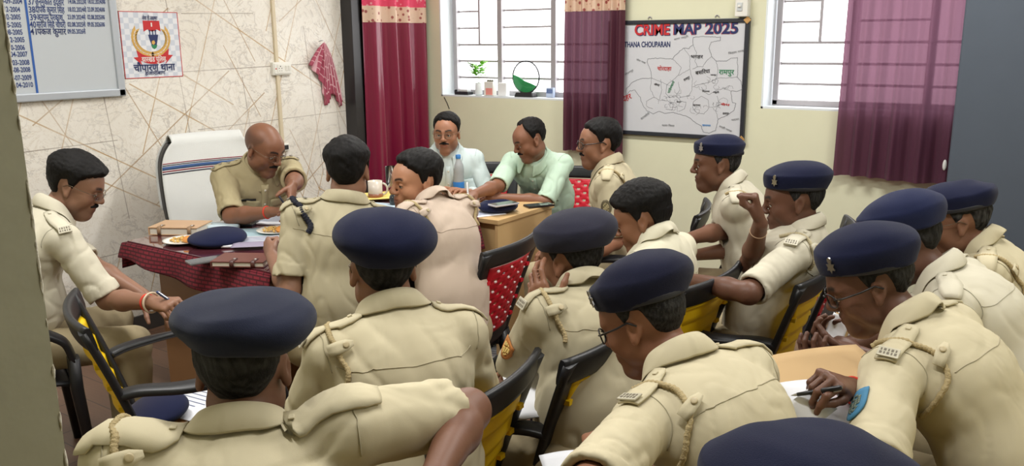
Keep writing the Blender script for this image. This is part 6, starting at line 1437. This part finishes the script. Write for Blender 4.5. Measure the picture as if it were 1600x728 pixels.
held_sheet('file_folder', lap(1300, 598, 2.12), .36, .26, IR*1+IF*.35, IF+UP*.25, 'open brown card file on the lap of the officer with the blue sleeve badge', 'folder', m_kraft, .003, .01, True)
held_sheet('paper_sheet', lap(1300, 640, 1.93), .24, .18, IR+IF*.3-UP*.1, IF+UP*.3, 'white papers under the pen hand of the officer with the blue sleeve badge', 'paper', m_pap, .004, .012)
held_sheet('folded_note', lap(1262, 640, 1.86), .10, .07, IR*.6+UP*.5, IF*.4+UP, 'small folded note held in the fingers at the right, beside the pen', 'paper', m_pap, .002, .012)
for k in range(5): held_sheet('card', np.array(lap(1316, 512, 2.36))+IR*(-.012+.010*k)+IF*.004*k, .07, .055, IR*.3+IF*.2+UP*(.6+.12*k), IR*.9-UP*.2, 'small paper card held by the bowing officer at the right', 'card', m_pap if k % 2 == 0 else m_kraft, .001, .004)['group'] = 'cards held by the bowing officer'
held_sheet('paper_sheet', lap(836, 618, 2.40), .15, .20, IR+IF*.2, IF+UP*.25, 'white paper under the arm of the cheek leaning officer', 'paper', m_pap, .004, .006)
held_sheet('paper_sheet', lap(900, 748, 1.9), .13, .18, IR+IF*.2, IF+UP*.2, 'white paper on the lap of the front row centre officer', 'paper', m_pap, .004, .006)
p = at_z(268, 632, .452); o = paper_stack('paper_sheet', p+np.array([.05, .09, .0]), .21, .30, .004, YAW-.5, 'white paper on the seat of the empty yellow backed armchair', 'paper', None, True)
paper_stack('card_file', p+np.array([.0, .06, -.012]), .24, .32, .005, YAW-.3, 'orange brown file under the paper on the empty armchair seat', 'folder', mat('orange brown card', srgb(204, 150, 96), .7), False)
loose_beret(at_z(243, 655, .46), YAW+1.2, 'navy beret on the seat of the empty yellow backed armchair', .02, False, (26, 29, 48), .86)
p = at_z(768, 548, .004); paper_stack('paper_sheet', p, .30, .40, .004, YAW-.2, 'white paper lying on the floor behind the red backed armchair', 'paper'); loose_beret(at_z(744, 540, .012), YAW, 'black beret on the floor paper behind the red backed armchair', .02, False, (22, 22, 28), .8)
# ------------------------------------------------------------------ light
def tube_light(x, y, rz, power, z=CEIL):
    r = empty('tube_light', (x, y, z), rz); tag(r, 'white tube light fitting on the ceiling', 'ceiling light', 'ceiling tube lights'); MB().box((0, 0, -.025), (1.25, .07, .05), None, .006).build('batten', m_white, r)
    em = M_('tube_emit', lambda: mat('lit tube', (1, 1, 1, 1), .5)); e = em.node_tree.nodes['Principled BSDF']; e.inputs['Emission Color'].default_value = (1, .98, .94, 1); e.inputs['Emission Strength'].default_value = 6.
    MB().tube([(-.6, 0, -.07), (.6, 0, -.07)], .014, 12).build('tube', em, r)
    l = bpy.data.lights.new('tube_lamp', 'AREA'); l.shape = 'RECTANGLE'; l.size = 1.2; l.size_y = .12; l.energy = power; l.color = (1, .985, .955); o = bpy.data.objects.new('tube_lamp', l); COL.objects.link(o); o.parent = r; o.location = (0, 0, -.095)
for x, y, a, pw in ((-2.9, 1.4, .0, 35), (-1.0, 1.25, .0, 29), (-2.7, 3.7, 0., 37), (-.6, 3.6, 0., 36), (.8, 2.4, 1.57, 24)): tube_light(x, y, a, pw)
w = bpy.data.worlds.new('sky'); SC.world = w; w.use_nodes = True; nt = w.node_tree; bg = nt.nodes['Background']; bg.inputs['Color'].default_value = (1., 1., .99, 1); bg.inputs['Strength'].default_value = 4.5
vs = SC.view_settings; vs.view_transform = 'Standard'; vs.look = 'None'; vs.gamma = 1; vs.use_curve_mapping = False; vs.exposure = 0.
SC.cycles.use_denoising = True; SC.cycles.max_bounces = 8; SC.cycles.diffuse_bounces = 4; SC.cycles.transparent_max_bounces = 12; SC.cycles.caustics_reflective = False; SC.cycles.caustics_refractive = False; SC.cycles.sample_clamp_indirect = 8
